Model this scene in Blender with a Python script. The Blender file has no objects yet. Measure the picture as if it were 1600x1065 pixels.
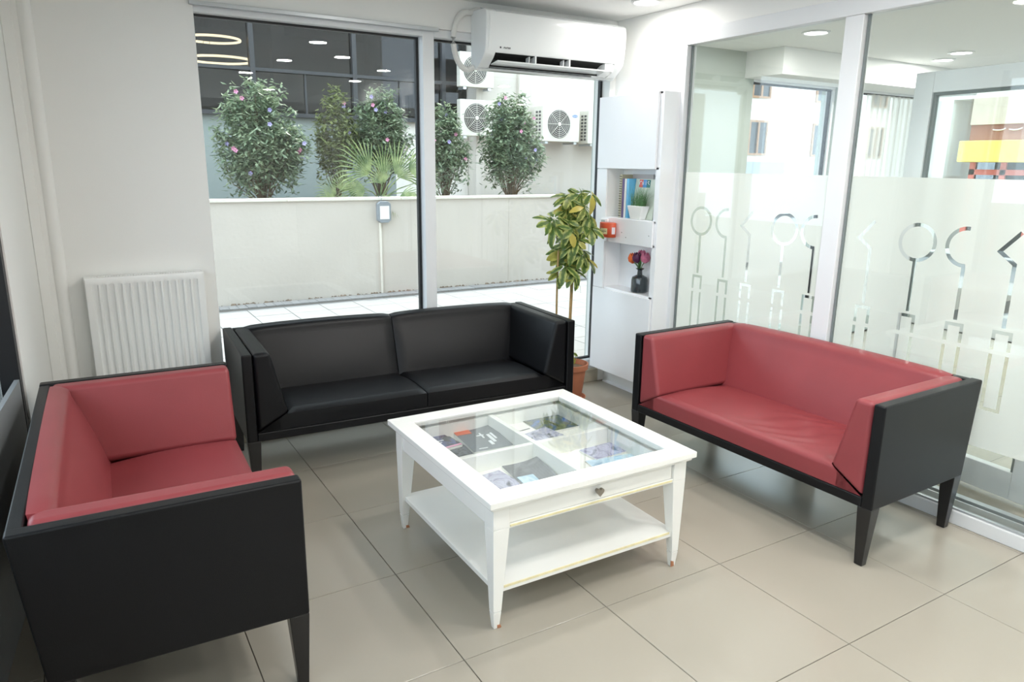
import bpy, bmesh, math, random
from mathutils import Vector, Matrix
from math import sin, cos, pi, radians as RAD
random.seed(7)
scene = bpy.context.scene
COL = scene.collection

# ---------------------------------------------------------------- camera
CX, CY, CZ = -0.96354596, -3.07030267, 1.61708955
YAW, PITCH, ROLL, FPX = -0.545498, 0.241129, 0.0121288, 1131.43
cam = bpy.data.cameras.new('camera'); cam_o = bpy.data.objects.new('camera', cam); COL.objects.link(cam_o)
cam.sensor_width = 36; cam.lens = FPX / 1600 * 36; cam.clip_start = 0.02; cam.clip_end = 300
cy_, sy_, cp_, sp_ = cos(YAW), sin(YAW), cos(PITCH), sin(PITCH)
fwd = Vector((-sy_*cp_, cy_*cp_, -sp_)); rt = Vector((cy_, sy_, 0)); up = rt.cross(fwd)
rt2 = cos(ROLL)*rt + sin(ROLL)*up; up2 = -sin(ROLL)*rt + cos(ROLL)*up
M = Matrix((rt2, up2, -fwd)).transposed().to_4x4(); M.translation = (CX, CY, CZ)
cam_o.matrix_world = M
scene.camera = cam_o

# ---------------------------------------------------------------- world, sun, exposure
world = bpy.data.worlds.new('sky'); scene.world = world; world.use_nodes = True
wn = world.node_tree.nodes; bgn = wn['Background']
bgn.inputs['Color'].default_value = (0.75, 0.87, 1.0, 1); bgn.inputs['Strength'].default_value = 3.4
sun = bpy.data.lights.new('sun', 'SUN'); sun.energy = 3.5; sun.angle = RAD(1.0); sun.color = (1, .95, .86)
sun_o = bpy.data.objects.new('sun', sun); COL.objects.link(sun_o)
sun_o.location = (6, -10, 20)
sun_o.rotation_euler = (Vector((-0.26, -0.30, -0.90))).to_track_quat('-Z', 'Y').to_euler()
scene.view_settings.view_transform = 'Standard'; scene.view_settings.look = 'None'
scene.view_settings.gamma = 1; scene.view_settings.use_curve_mapping = False
scene.view_settings.exposure = 0.48
scene.cycles.max_bounces = 10; scene.cycles.transparent_max_bounces = 16
scene.cycles.diffuse_bounces = 6; scene.cycles.glossy_bounces = 5
scene.cycles.caustics_reflective = False; scene.cycles.caustics_refractive = False
scene.cycles.sample_clamp_indirect = 6
scene.cycles.use_denoising = True
LAMP_W = 9.0

# ---------------------------------------------------------------- materials
def srgb(r, g, b):
    f = lambda c: (c/255/12.92) if c <= 10 else ((c/255+0.055)/1.055)**2.4
    return (f(r), f(g), f(b), 1)

def mat(name, col, rough=.5, *a, **k):
    return mat_(name, col, rough, *a, **k)
def mat_(name, col, rough=.5, metal=0, spec=.5, bump=0, bscale=40, var=0, vscale=6, coat=0, sheen=0, alpha=None, detail=4, rnd=0, world=False):
    m = bpy.data.materials.new(name); m.use_nodes = True
    n, l = m.node_tree.nodes, m.node_tree.links; b = n['Principled BSDF']
    b.inputs['Base Color'].default_value = col; b.inputs['Roughness'].default_value = rough
    b.inputs['Metallic'].default_value = metal; b.inputs['Specular IOR Level'].default_value = spec
    b.inputs['Coat Weight'].default_value = coat; b.inputs['Sheen Weight'].default_value = sheen
    tc = n.new('ShaderNodeTexCoord')
    if var or rnd:
        nz = n.new('ShaderNodeTexNoise'); nz.inputs['Scale'].default_value = vscale; nz.inputs['Detail'].default_value = detail
        l.new(n.new('ShaderNodeNewGeometry').outputs['Position'] if world else tc.outputs['Object'], nz.inputs['Vector'])
        hs = n.new('ShaderNodeHueSaturation'); hs.inputs['Color'].default_value = col
        mr = n.new('ShaderNodeMapRange'); mr.inputs['To Min'].default_value = 1-var; mr.inputs['To Max'].default_value = 1+var
        mr.inputs['From Min'].default_value = .3; mr.inputs['From Max'].default_value = .7
        l.new(nz.outputs['Fac'], mr.inputs['Value'])
        src = mr.outputs['Result']
        if rnd:
            oi = n.new('ShaderNodeObjectInfo'); m2 = n.new('ShaderNodeMapRange')
            m2.inputs['To Min'].default_value = 1-rnd; m2.inputs['To Max'].default_value = 1+rnd
            l.new(oi.outputs['Random'], m2.inputs['Value'])
            mm = n.new('ShaderNodeMath'); mm.operation = 'MULTIPLY'; l.new(src, mm.inputs[0]); l.new(m2.outputs['Result'], mm.inputs[1]); src = mm.outputs[0]
        l.new(src, hs.inputs['Value']); l.new(hs.outputs['Color'], b.inputs['Base Color'])
    if bump:
        nb = n.new('ShaderNodeTexNoise'); nb.inputs['Scale'].default_value = bscale; nb.inputs['Detail'].default_value = 5
        bp = n.new('ShaderNodeBump'); bp.inputs['Strength'].default_value = bump; bp.inputs['Distance'].default_value = .01
        l.new(tc.outputs['Object'], nb.inputs['Vector']); l.new(nb.outputs['Fac'], bp.inputs['Height']); l.new(bp.outputs['Normal'], b.inputs['Normal'])
    return m

def glass_mat(name, tint=(.96, .98, .97, 1), ior=1.5, rough=0.0, base=1.0):
    m = bpy.data.materials.new(name); m.use_nodes = True; n, l = m.node_tree.nodes, m.node_tree.links; n.clear()
    o = n.new('ShaderNodeOutputMaterial'); mx = n.new('ShaderNodeMixShader'); fr = n.new('ShaderNodeFresnel'); fr.inputs['IOR'].default_value = ior
    t = n.new('ShaderNodeBsdfTransparent'); t.inputs['Color'].default_value = tint
    g = n.new('ShaderNodeBsdfGlossy'); g.inputs['Roughness'].default_value = rough
    geo = n.new('ShaderNodeNewGeometry'); im = n.new('ShaderNodeMapRange')   # same reflectance on both faces of a pane
    im.inputs['To Min'].default_value = ior; im.inputs['To Max'].default_value = 1/ior
    l.new(geo.outputs['Backfacing'], im.inputs['Value']); l.new(im.outputs['Result'], fr.inputs['IOR'])
    if base != 1.0:
        mu = n.new('ShaderNodeMath'); mu.operation = 'MULTIPLY'; mu.use_clamp = True; mu.inputs[1].default_value = base
        l.new(fr.outputs[0], mu.inputs[0]); l.new(mu.outputs[0], mx.inputs[0])
    else: l.new(fr.outputs[0], mx.inputs[0])
    l.new(t.outputs[0], mx.inputs[1]); l.new(g.outputs[0], mx.inputs[2]); l.new(mx.outputs[0], o.inputs['Surface'])
    return m

def emit_mat(name, col, s):
    m = bpy.data.materials.new(name); m.use_nodes = True; b = m.node_tree.nodes['Principled BSDF']
    b.inputs['Base Color'].default_value = col; b.inputs['Emission Color'].default_value = col; b.inputs['Emission Strength'].default_value = s
    return m

WALL = mat('wall_paint', srgb(236, 236, 233), .6, var=.01, vscale=2, bump=.04, bscale=180)
CEIL = mat('ceiling_paint', srgb(232, 233, 232), .7, bump=.03, bscale=150)
FRAME = mat('white_window_frame', srgb(228, 230, 232), .3, var=.01)
ALU = mat('aluminium', srgb(190, 195, 198), .3, metal=.6, var=.02)
BLACK = mat('black_gasket', srgb(18, 19, 22), .45, var=.05)
TILE = mat('porcelain_tile', srgb(165, 159, 147), .20, spec=.5, var=.03, vscale=1.2, rnd=.008, world=True)
GROUT = mat('grout', srgb(96, 92, 86), .8, var=.1, vscale=30)
KERB = mat('kerb_tile', srgb(186, 178, 160), .3, var=.03)
REDL = mat('red_leatherette', srgb(142, 62, 66), .40, spec=.45, bump=.10, bscale=420, var=.05, vscale=5)
BLKL = mat('black_leatherette', srgb(13, 14, 17), .38, spec=.30, bump=.12, bscale=420, var=.06, vscale=5)
LEGB = mat('black_leg_wood', srgb(15, 15, 17), .3, var=.1, vscale=20, coat=.2)
SEAM = mat('dark_seam', srgb(14, 14, 15), .8, var=.05)
LACQ = mat('white_lacquer', srgb(240, 240, 236), .22, coat=.3, var=.012, vscale=4)
YEL = mat('yellowed_edge', srgb(232, 222, 180), .5, var=.12, vscale=25)
CHIP = mat('bare_chipped_wood', srgb(176, 120, 88), .7, var=.15, vscale=40)
PEWT = mat('pewter', srgb(165, 160, 152), .38, metal=1, bump=.1, bscale=60, var=.05)
CABM = mat('cabinet_white', srgb(243, 244, 246), .3, var=.01)
RADM = mat('radiator_enamel', srgb(238, 239, 237), .3, coat=.2, var=.01)
DARK = mat('dark_cavity', srgb(12, 13, 12), .7, var=.1)
ACW = mat('air_conditioner_plastic', srgb(234, 237, 237), .18, coat=.5, var=.008)
GLASS = glass_mat('window_glass'); GLASS2 = glass_mat('partition_glass', (.955, .975, .965, 1)); TGLASS = glass_mat('table_glass', (.98, .99, .985, 1))
PARA = mat('parapet_render', srgb(200, 192, 182), .85, var=.05, vscale=1.4, bump=.25, bscale=22)
COPE = mat('parapet_coping', srgb(226, 220, 208), .8, var=.06, vscale=4)
PAVE = mat('paving_stone', srgb(150, 148, 146), .8, var=.05, vscale=3, bump=.15, bscale=50, rnd=.05)
SOIL = mat('soil', srgb(110, 92, 72), .95, var=.2, vscale=8, bump=.4, bscale=20)
TERRA = mat('terracotta', srgb(178, 112, 82), .75, var=.08, vscale=12, bump=.1, bscale=60)

# ---------------------------------------------------------------- helpers
class MB:
    def __init__(s): s.b = bmesh.new()
    def hexa(s, v):      # v: bottom 4 (ccw), top 4
        vs = [s.b.verts.new(p) for p in v]
        for f in ((3,2,1,0),(4,5,6,7),(0,1,5,4),(1,2,6,5),(2,3,7,6),(3,0,4,7)): s.b.faces.new([vs[i] for i in f])
        return s
    def box(s, x0, x1, y0, y1, z0, z1):
        return s.hexa([(x0,y0,z0),(x1,y0,z0),(x1,y1,z0),(x0,y1,z0),(x0,y0,z1),(x1,y0,z1),(x1,y1,z1),(x0,y1,z1)])
    def prism(s, poly, axis, a, b):
        def P(u, w, t): return {'x': (t,u,w), 'y': (u,t,w), 'z': (u,w,t)}[axis]
        A = [s.b.verts.new(P(u,w,a)) for u,w in poly]; Bv = [s.b.verts.new(P(u,w,b)) for u,w in poly]
        n = len(poly); s.b.faces.new(A[::-1]); s.b.faces.new(Bv)
        for i in range(n): s.b.faces.new([A[i],A[(i+1)%n],Bv[(i+1)%n],Bv[i]])
        return s
    def cyl(s, p0, p1, r0, r1=None, n=16, caps=True):
        r1 = r0 if r1 is None else r1
        p0, p1 = Vector(p0), Vector(p1); d = (p1-p0).normalized(); q = d.to_track_quat('Z','Y')
        R = [[s.b.verts.new(p + q @ Vector((r*cos(2*pi*i/n), r*sin(2*pi*i/n), 0))) for i in range(n)] for p, r in ((p0,r0),(p1,r1))]
        for i in range(n): s.b.faces.new([R[0][i],R[0][(i+1)%n],R[1][(i+1)%n],R[1][i]])
        if caps: s.b.faces.new(R[0][::-1]); s.b.faces.new(R[1])
        return s
    def lathe(s, prof, c=(0,0,0), n=24, axis='z'):
        rings = []
        for r, z in prof:
            if r < 1e-5: rings.append([s.b.verts.new(Vector(c)+Vector((0,0,z)))])
            else: rings.append([s.b.verts.new(Vector(c)+Vector((r*cos(2*pi*i/n), r*sin(2*pi*i/n), z))) for i in range(n)])
        for A, B_ in zip(rings, rings[1:]):
            for i in range(n):
                j = (i+1)%n
                if len(A)==1 and len(B_)==1: continue
                if len(A)==1: s.b.faces.new([A[0],B_[j],B_[i]])
                elif len(B_)==1: s.b.faces.new([A[i],A[j],B_[0]])
                else: s.b.faces.new([A[i],A[j],B_[j],B_[i]])
        return s
    def tube(s, pts, r, n=8, r1=None):
        pts = [Vector(p) for p in pts]; rings = []
        for k, p in enumerate(pts):
            d = (pts[min(k+1,len(pts)-1)]-pts[max(k-1,0)]).normalized(); q = d.to_track_quat('Z','Y')
            rr = r if r1 is None else r+(r1-r)*k/(len(pts)-1)
            rings.append([s.b.verts.new(p+q@Vector((rr*cos(2*pi*i/n), rr*sin(2*pi*i/n),0))) for i in range(n)])
        for A, B_ in zip(rings, rings[1:]):
            for i in range(n): s.b.faces.new([A[i],A[(i+1)%n],B_[(i+1)%n],B_[i]])
        s.b.faces.new(rings[0][::-1]); s.b.faces.new(rings[-1]); return s
    def quad(s, a, b, c, d):
        s.b.faces.new([s.b.verts.new(p) for p in (a,b,c,d)]); return s
    def build(s, name, m, parent=None, bevel=0, seg=2, smooth=False, ang=30, flat=False):
        b = s.b
        bmesh.ops.recalc_face_normals(b, faces=b.faces)
        if bevel:
            ed = [e for e in b.edges if len(e.link_faces)==2 and e.calc_face_angle(0) > RAD(ang)]
            bmesh.ops.bevel(b, geom=ed, offset=bevel, segments=seg, profile=.5, affect='EDGES', clamp_overlap=True)
        me = bpy.data.meshes.new(name); b.to_mesh(me); b.free()
        me.materials.append(m)
        o = bpy.data.objects.new(name, me); COL.objects.link(o)
        if (smooth or bevel) and not flat:
            for p in me.polygons: p.use_smooth = True
            me.set_sharp_from_angle(angle=RAD(40 if not bevel else 50))
            if bevel: w_n = o.modifiers.new('weighted_normals', 'WEIGHTED_NORMAL'); w_n.keep_sharp = True; w_n.weight = 80
        if parent: o.parent = parent
        return o

def tag(o, label=None, cat=None, group=None, kind=None):
    if label: o['label'] = label
    if cat: o['category'] = cat
    if group: o['group'] = group
    if kind: o['kind'] = kind
    return o
def empty(name, loc=(0,0,0), rz=0, **k):
    o = bpy.data.objects.new(name, None); COL.objects.link(o); o.location = loc; o.rotation_euler = (0,0,rz); o.empty_display_size = .1
    return tag(o, **k)
def raw(name, verts, faces, m, parent=None, smooth=False):
    me = bpy.data.meshes.new(name); me.from_pydata(verts, [], faces); me.materials.append(m)
    if smooth:
        for p in me.polygons: p.use_smooth = True
    o = bpy.data.objects.new(name, me); COL.objects.link(o)
    if parent: o.parent = parent
    return o
def inst(src, name, loc, rot=(0,0,0), sc=(1,1,1), parent=None):
    o = bpy.data.objects.new(name, src.data); COL.objects.link(o); o.location = loc; o.rotation_euler = rot; o.scale = sc
    if parent: o.parent = parent
    return o
def text(s, name, size, m, loc, rot, parent, ext=.0006, align='CENTER'):
    cu = bpy.data.curves.new(name, 'FONT'); cu.body = s; cu.size = size; cu.align_x = align; cu.align_y = 'CENTER'; cu.extrude = ext
    t = bpy.data.objects.new('t', cu); COL.objects.link(t)
    me = bpy.data.meshes.new_from_object(t.evaluated_get(bpy.context.evaluated_depsgraph_get())); bpy.data.objects.remove(t)
    me.materials.clear(); me.materials.append(m)
    o = bpy.data.objects.new(name, me); COL.objects.link(o); o.location = loc; o.rotation_euler = rot
    if parent: o.parent = parent
    return o
def S(o): return tag(o, kind='structure')
def bx(name, m, x0,x1,y0,y1,z0,z1, parent=None, bevel=0): return MB().box(x0,x1,y0,y1,z0,z1).build(name, m, parent, bevel)

# ================================================================= SETTING
YW, YG = 1.15, 1.25          # inner wall face and glass plane of the street-side wall
XR = 2.43                    # glass plane of the partition
CH = 2.57                    # ceiling height
def xl(y): return -1.13 - .0933*(1.15-y)    # left wall line

floor = S(bx('floor', GROUT, -2.3, 6.75, -7.3, 1.32, -.16, -.006))
tb = MB().box(-.2986,.2986,-.2986,.2986,-.011,0)
t0 = tb.build('tile', TILE, floor, bevel=.0012, seg=1, flat=True)
first = True
for i in range(-4, 11):
    for j in range(-12, 2):
        x, y = i*.6+.3, j*.6+.3
        if x < xl(y)-.55 : continue
        if first: t0.location = (x, y, 0); first = False
        else: inst(t0, 'tile', (x, y, 0), parent=floor)

S(bx('ceiling', CEIL, -2.3, 2.50, -7.3, 1.32, CH, CH+.25))
# back wall (radiator pier, lintel over the windows)
wb = MB()
wb.box(-1.5, -.31, YW, 1.32, 0, CH)
wb.box(-.31, 2.44, YW, 1.32, 2.39, CH)
wb.box(2.372, 2.44, YW, 1.32, 0, 2.39)
S(wb.build('wall_back', WALL, bevel=.004, seg=2))
S(bx('baseboard_back', KERB, -.31, 2.372, YW+.004, 1.32, 0, .095, bevel=.003))
# pipe casing in the left corner
tr = MB(); tr.cyl((-1.035, YW+.012, 0), (-1.035, YW+.012, CH), .030, n=32)
S(tr.build('trim_1', WALL, smooth=True))
tr = MB(); tr.box(-1.13, -1.085, YW-.006, YW+.01, 0, CH)
S(tr.build('trim_2', WALL, bevel=.004))

# left wall, slightly splayed: corner pier, long shopfront window, sill band
def lw(y, o=0): return (xl(y)+o, y)
def lprism(mb, y0, y1, o0, o1, z0, z1):
    a = lw(y0, o0); b_ = lw(y1, o0); c = lw(y1, o1); d = lw(y0, o1)
    mb.hexa([(*a,z0),(*d,z0),(*c,z0),(*b_,z0),(*a,z1),(*d,z1),(*c,z1),(*b_,z1)])
m_ = MB(); lprism(m_, .42, 1.32, -.16, 0, 0, CH); lprism(m_, -7.3, .42, -.16, 0, 2.44, CH); lprism(m_, -7.3, -6.6, -.16, 0, 0, 2.44)
S(m_.build('wall_left', WALL, bevel=.003))
w5 = S(empty('window_5'))
m_ = MB(); lprism(m_, -6.6, .42, -.12, -.03, 0, .10); lprism(m_, -6.6, .42, -.12, -.03, 2.38, 2.44)
for yy in (-1.95, -4.25): lprism(m_, yy-.04, yy+.04, -.12, -.03, .10, 2.38)
m_.build('frame', FRAME, w5, bevel=.003)
m_ = MB(); lprism(m_, -6.6, .37, -.028, -.010, .0, .74); m_.build('kick_panel', mat('grey_kick_panel', srgb(128,132,134), .5, var=.03), w5)
m_ = MB(); lprism(m_, .375, .42, -.075, -.008, 0, 2.44); m_.build('gasket', BLACK, w5)
for y0, y1 in ((-6.56,-4.29),(-4.21,-1.99),(-1.91,.375)):
    m_ = MB(); lprism(m_, y0, y1, -.078, -.070, .10, 2.38); m_.build('pane', GLASS, w5)
# rear wall with a wide glazed shopfront behind the camera
S(bx('wall_rear', WALL, -2.3, 6.75, -7.45, -7.3, 0, CH))
# street windows 1 and 2
def street_window(name, x0, x1, gl):
    w = S(empty(name))
    m = MB()
    m.box(x0, x1, 1.19, 1.30, .095, .165); m.box(x0, x1, 1.17, 1.30, 2.345, 2.39)
    m.build('frame', FRAME, w, bevel=.003)
    m = MB()
    m.box(x0, x1, 1.235, 1.262, .165, .178).box(x0, x1, 1.235, 1.262, 2.333, 2.345)
    m.box(x0, x0+.012, 1.235, 1.262, .178, 2.333).box(x1-.017, x1, 1.235, 1.262, .178, 2.333)
    m.build('gasket', BLACK, w)
    bx('pane', GLASS, x0+.012, x1-.017, 1.247, 1.253, .178, 2.333, w)
    return w
street_window('window_1', -.31, .960, None)
street_window('window_2', 1.035, 2.372, None)
S(bx('trim_3', FRAME, .960, 1.035, 1.17, 1.30, .095, 2.39, bevel=.003))
S(bx('trim_4', ALU, -.33, 1.05, 1.128, 1.152, 2.372, 2.392, bevel=.002))

# right wall: pier behind the cabinet and band over the glazed partition
m_ = MB()
m_.box(2.42, 2.56, .56, YW, 0, CH).box(2.42, 2.56, -4.6, .56, 2.415, CH).box(2.42, 2.56, -7.3, -4.6, 0, CH)
S(m_.build('wall_right', WALL, bevel=.004))
# window_3: the glazed partition with the frosted film
w3 = S(empty('window_3'))
m_ = MB()
m_.box(2.40, 2.48, -4.6, .56, 2.33, 2.415)            # head
m_.box(2.40, 2.48, .44, .56, 0, 2.33)                 # jamb
m_.box(2.405, 2.475, -.735, -.635, .10, 2.33)         # mullion
m_.box(2.405, 2.475, -2.45, -2.35, .10, 2.33)
m_.box(2.40, 2.48, -4.6, -4.5, 0, 2.33)
m_.build('frame', FRAME, w3, bevel=.004)
m_ = MB(); m_.box(2.415, 2.47, -4.5, .44, 0, .066)
m_.build('sill', FRAME, w3, bevel=.004)
m_ = MB(); m_.box(2.426, 2.448, -4.5, .44, .066, .076).box(2.62, 2.66, -4.5, .44, .0, .05).box(2.575,2.585,-4.5,.44,0,.05)
m_.build('rail', ALU, w3, bevel=.002)
m_ = MB()
for y in (.432, -.743, -.627, -2.458, -2.342): m_.box(2.434, 2.446, y-.006, y+.006, .10, 2.33)
m_.build('gasket', mat('grey_gasket', srgb(120,128,128), .5, var=.05), w3)
for a, b_ in ((-.629,.434),(-2.344,-.741),(-4.5,-2.456)):
    bx('pane', GLASS2, 2.438, 2.443, a, b_, .076, 2.33, w3)

# frosted film with clear cut-out figures
FILM = bpy.data.materials.new('frosted_film'); FILM.use_nodes = True
n, l = FILM.node_tree.nodes, FILM.node_tree.links; n.clear()
o_ = n.new('ShaderNodeOutputMaterial'); mx = n.new('ShaderNodeMixShader'); mx.inputs[0].default_value = .5
d_ = n.new('ShaderNodeBsdfDiffuse'); d_.inputs['Color'].default_value = (.93,.925,.90,1)
t_ = n.new('ShaderNodeBsdfTranslucent'); t_.inputs['Color'].default_value = (.96,.95,.92,1)
l.new(d_.outputs[0], mx.inputs[1]); l.new(t_.outputs[0], mx.inputs[2])
mx2 = n.new('ShaderNodeMixShader'); mx2.inputs[0].default_value = .05; tt = n.new('ShaderNodeBsdfTransparent')
l.new(mx.outputs[0], mx2.inputs[1]); l.new(tt.outputs[0], mx2.inputs[2]); l.new(mx2.outputs[0], o_.inputs['Surface'])

HALF = .0085
def thick(pts, w=HALF):
    """outline polygon of an open polyline with flat ends"""
    P = [Vector(p) for p in pts]; Lf, Rt = [], []
    for k, p in enumerate(P):
        if k == 0: d = (P[1]-p).normalized(); nn = Vector((-d.y, d.x)); s_ = 1
        elif k == len(P)-1: d = (p-P[k-1]).normalized(); nn = Vector((-d.y, d.x)); s_ = 1
        else:
            d1 = (p-P[k-1]).normalized(); d2 = (P[k+1]-p).normalized()
            n1 = Vector((-d1.y, d1.x)); n2 = Vector((-d2.y, d2.x)); nn = (n1+n2).normalized(); s_ = 1/max(.5, nn.dot(n1))
        Lf.append(p+nn*w*s_); Rt.append(p-nn*w*s_)
    return [tuple(v) for v in Lf + Rt[::-1]]
def film(y0, y1, figs, z0=.39, z1=1.573):
    """u = -y (right as seen from the room), v = z"""
    loops = [[(-y1, z0), (-y0, z0), (-y0, z1), (-y1, z1)]]
    for kind, yc in figs:
        u = -yc
        if kind == 'O':
            R = .083; cz = 1.275; a0 = -pi/2 + .1
            ring = [(u+(R+HALF)*cos(a), cz+(R+HALF)*sin(a)) for a in [a0 + (2*pi-.2)*k/40 for k in range(41)]]
            ring += [(u-HALF, .945), (u+HALF, .945)]
            loops.append(ring)
            loops.append([(u+(R-HALF)*cos(2*pi*k/40), cz+(R-HALF)*sin(2*pi*k/40)) for k in range(40)])
        elif kind == 'C':
            R = .083; cz = 1.275; cx = u+.012
            arc = [(cx+R*cos(a), cz+R*sin(a)) for a in [RAD(85)+RAD(185)*k/26 for k in range(27)]]
            loops.append(thick(arc + [(cx+.002, 1.18), (cx+.002, .945)]))
        else:
            loops.append(thick([(u+.022, 1.358), (u-.052, 1.272), (u+.014, 1.222), (u+.014, .945)]))
        c = u + (.014 if kind != 'O' else 0); a = .034
        loops.append(thick([(c-a, .845), (c-a, .925), (c+a, .925), (c+a, .845)], HALF*.9))
        loops.append(thick([(c-a, .825), (c-a, .575), (c+a, .575), (c+a, .825)], HALF*.9))
    cu = bpy.data.curves.new('film', 'CURVE'); cu.dimensions = '2D'; cu.fill_mode = 'BOTH'
    for lp in loops:
        sp = cu.splines.new('POLY'); sp.points.add(len(lp)-1); sp.use_cyclic_u = True
        for p_, q_ in zip(sp.points, lp): p_.co = (q_[0], q_[1], 0, 1)
    t = bpy.data.objects.new('t', cu); COL.objects.link(t)
    me = bpy.data.meshes.new_from_object(t.evaluated_get(bpy.context.evaluated_depsgraph_get())); bpy.data.objects.remove(t)
    me.materials.clear(); me.materials.append(FILM)
    for v in me.vertices: v.co = (2.446, -v.co.x, v.co.y)
    o = bpy.data.objects.new('frosted_film', me); COL.objects.link(o); o.parent = w3
    tag(o, 'frosted white film with clear line figures')
K = 'OC<'
ys = [.265 - .2*k for k in range(40)]
film(-.629, .434, [('O', .265), ('C', .065), ('<', -.135+.02), ('O', -.368), ('C', -.555)])
seq = []; y = -.878
for k, kd in enumerate(['<','O','C','<','O','C','<']): seq.append((kd, [-.878,-1.125,-1.335,-1.54,-1.76,-1.97,-2.18][k]))
film(-2.344, -.741, seq)
film(-4.5, -2.456, [('OC<'[k%3], -2.65-.2*k) for k in range(9)])

# ---- next room beyond the partition
S(bx('ceiling_next_room', CEIL, 2.56, 6.75, -7.3, 1.25, 2.5, 2.82))
m_ = MB(); m_.box(2.44, 3.93, YG, 1.42, 0, 2.82).box(3.93, 6.75, YG, 1.42, 2.33, 2.82).box(5.03, 5.33, YG, 1.42, 0, 2.33)
m_.box(3.93, 6.75, YG, 1.42, 0, .15)
S(m_.build('wall_next_room', mat('next_room_wall', srgb(176, 184, 177), .6, var=.01)))
m_ = MB(); m_.box(3.82, 6.6, .88, 1.25, 2.3, 2.5); S(m_.build('trim_5', CEIL, bevel=.003))
w4 = S(empty('window_4')); m_ = MB()
for a, b_ in ((3.93, 5.03), (5.33, 6.60)):
    m_.box(a, b_, 1.28, 1.36, 2.285, 2.33).box(a, a+.03, 1.28, 1.36, .15, 2.285).box(b_-.03, b_, 1.28, 1.36, .15, 2.285)
m_.build('frame', FRAME, w4, bevel=.003)
m_ = MB()
for a, b_ in ((3.96, 5.0), (5.36, 6.57)):
    m_.box(a, b_, 1.30, 1.33, 2.27, 2.285).box(b_-.016, b_, 1.30, 1.33, .15, 2.27)
m_.build('gasket', BLACK, w4)
for a, b_ in ((3.96, 5.0), (5.36, 6.57)): bx('pane', GLASS, a, b_, 1.314, 1.319, .15, 2.27, w4)
# east glazing of the next room
w7 = S(empty('window_7')); m_ = MB()
m_.box(6.66,6.74,-5.0,1.42,0,.1).box(6.66,6.74,-5,1.42,2.44,2.5)
for y in (1.39,-.9,-2.9,-4.97): m_.box(6.66,6.74,y-.03,y+.03,.1,2.44)
m_.build('frame', FRAME, w7, bevel=.003)
for a, b_ in ((-.87,1.36),(-2.87,-.93),(-4.94,-2.93)): bx('pane', GLASS, 6.698,6.704,a,b_,.1,2.44, w7)
S(bx('wall_east', WALL, 6.66,6.75,-7.3,-5.0,0,2.5))

# open glazed door in the next room
dx0, dy0 = 2.972, -.708
dang = math.atan2(-1.23+.708, 2.923-2.972)     # direction of the leaf from its hinge... away from the partition corner
door = S(empty('door_1', (dx0, dy0, 0), dang))
m_ = MB(); L_, H_ = .92, 2.1
m_.box(0, .105, -.025, .025, .02, H_).box(L_-.105, L_, -.025, .025, .02, H_).box(.105, L_-.105, -.025, .025, H_-.105, H_).box(.105, L_-.105, -.025, .025, .02, .16)
m_.build('leaf_frame', FRAME, door, bevel=.004)
m_ = MB(); m_.box(.105,.12,-.014,.014,.16,H_-.105).box(L_-.12,L_-.105,-.014,.014,.16,H_-.105).box(.12,L_-.12,-.014,.014,H_-.12,H_-.105)
m_.build('gasket', bpy.data.materials['grey_gasket'], door)
bx('pane', GLASS, .12, L_-.12, -.003, .003, .16, H_-.12, door)
m_ = MB(); m_.tube([(L_-.05,-.03,1.0),(L_-.05,-.07,1.0),(L_-.17,-.07,1.0)], .009, 10); m_.build('door_handle', ALU, door, smooth=True)

# ---- downlights
LENS = emit_mat('lamp_diffuser', (1,.98,.95,1), 9)
def downlight(x, y, z, lab, power=LAMP_W, grp=None):
    e = empty('downlight', (x, y, z), label=lab, cat='ceiling lamp', group=grp)
    m = MB(); m.lathe([(.074,0),(.092,0),(.094,-.004),(.090,-.009),(.076,-.010),(.072,-.004)], n=28); m.build('bezel', FRAME, e, smooth=True)
    m = MB(); m.lathe([(0,-.0035),(.074,-.0035)], n=28); m.build('diffuser', LENS, e)
    la = bpy.data.lights.new('downlight_lamp', 'AREA'); la.shape = 'DISK'; la.size = .14; la.energy = power; la.color = (1,.97,.93)
    lo = bpy.data.objects.new('downlight_lamp', la); COL.objects.link(lo); lo.location = (0,0,-.012); lo.parent = e
downlight(2.157, .56, CH, 'round recessed downlight in the ceiling in front of the wall-mounted air conditioner', 4.5)
GL = 'downlights overhead, seen only as reflections in the windows'
for x, y in ((.95,-.72),(1.4,-1.45),(2.1,-2.2),(1.0,-2.0),(2.2,-3.4),(.9,-3.3),(-.3,-2.3),(.3,-4.6),(1.6,-5.2),(0,-6.3)):
    downlight(x, y, CH, 'recessed ceiling downlight behind the viewpoint, seen only mirrored in the window panes', grp=GL)
for (x, y), lb in (((3.503,.374),'recessed downlight in next room ceiling, seen through left partition pane'),
    ((5.172,.30),'larger-looking of two close recessed downlights above the open white door'),
    ((5.46,.60),'smaller-looking of two close recessed downlights above the open white door')):
    downlight(x, y, 2.5, lb, power=13)
for x, y in ((3.6,-2.2),(5.2,-2.2),(3.6,-4.4),(5.2,-4.4)):
    downlight(x, y, 2.5, 'recessed ceiling downlight of the next room, outside the view', power=13, grp='next room downlights outside the view')
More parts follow.
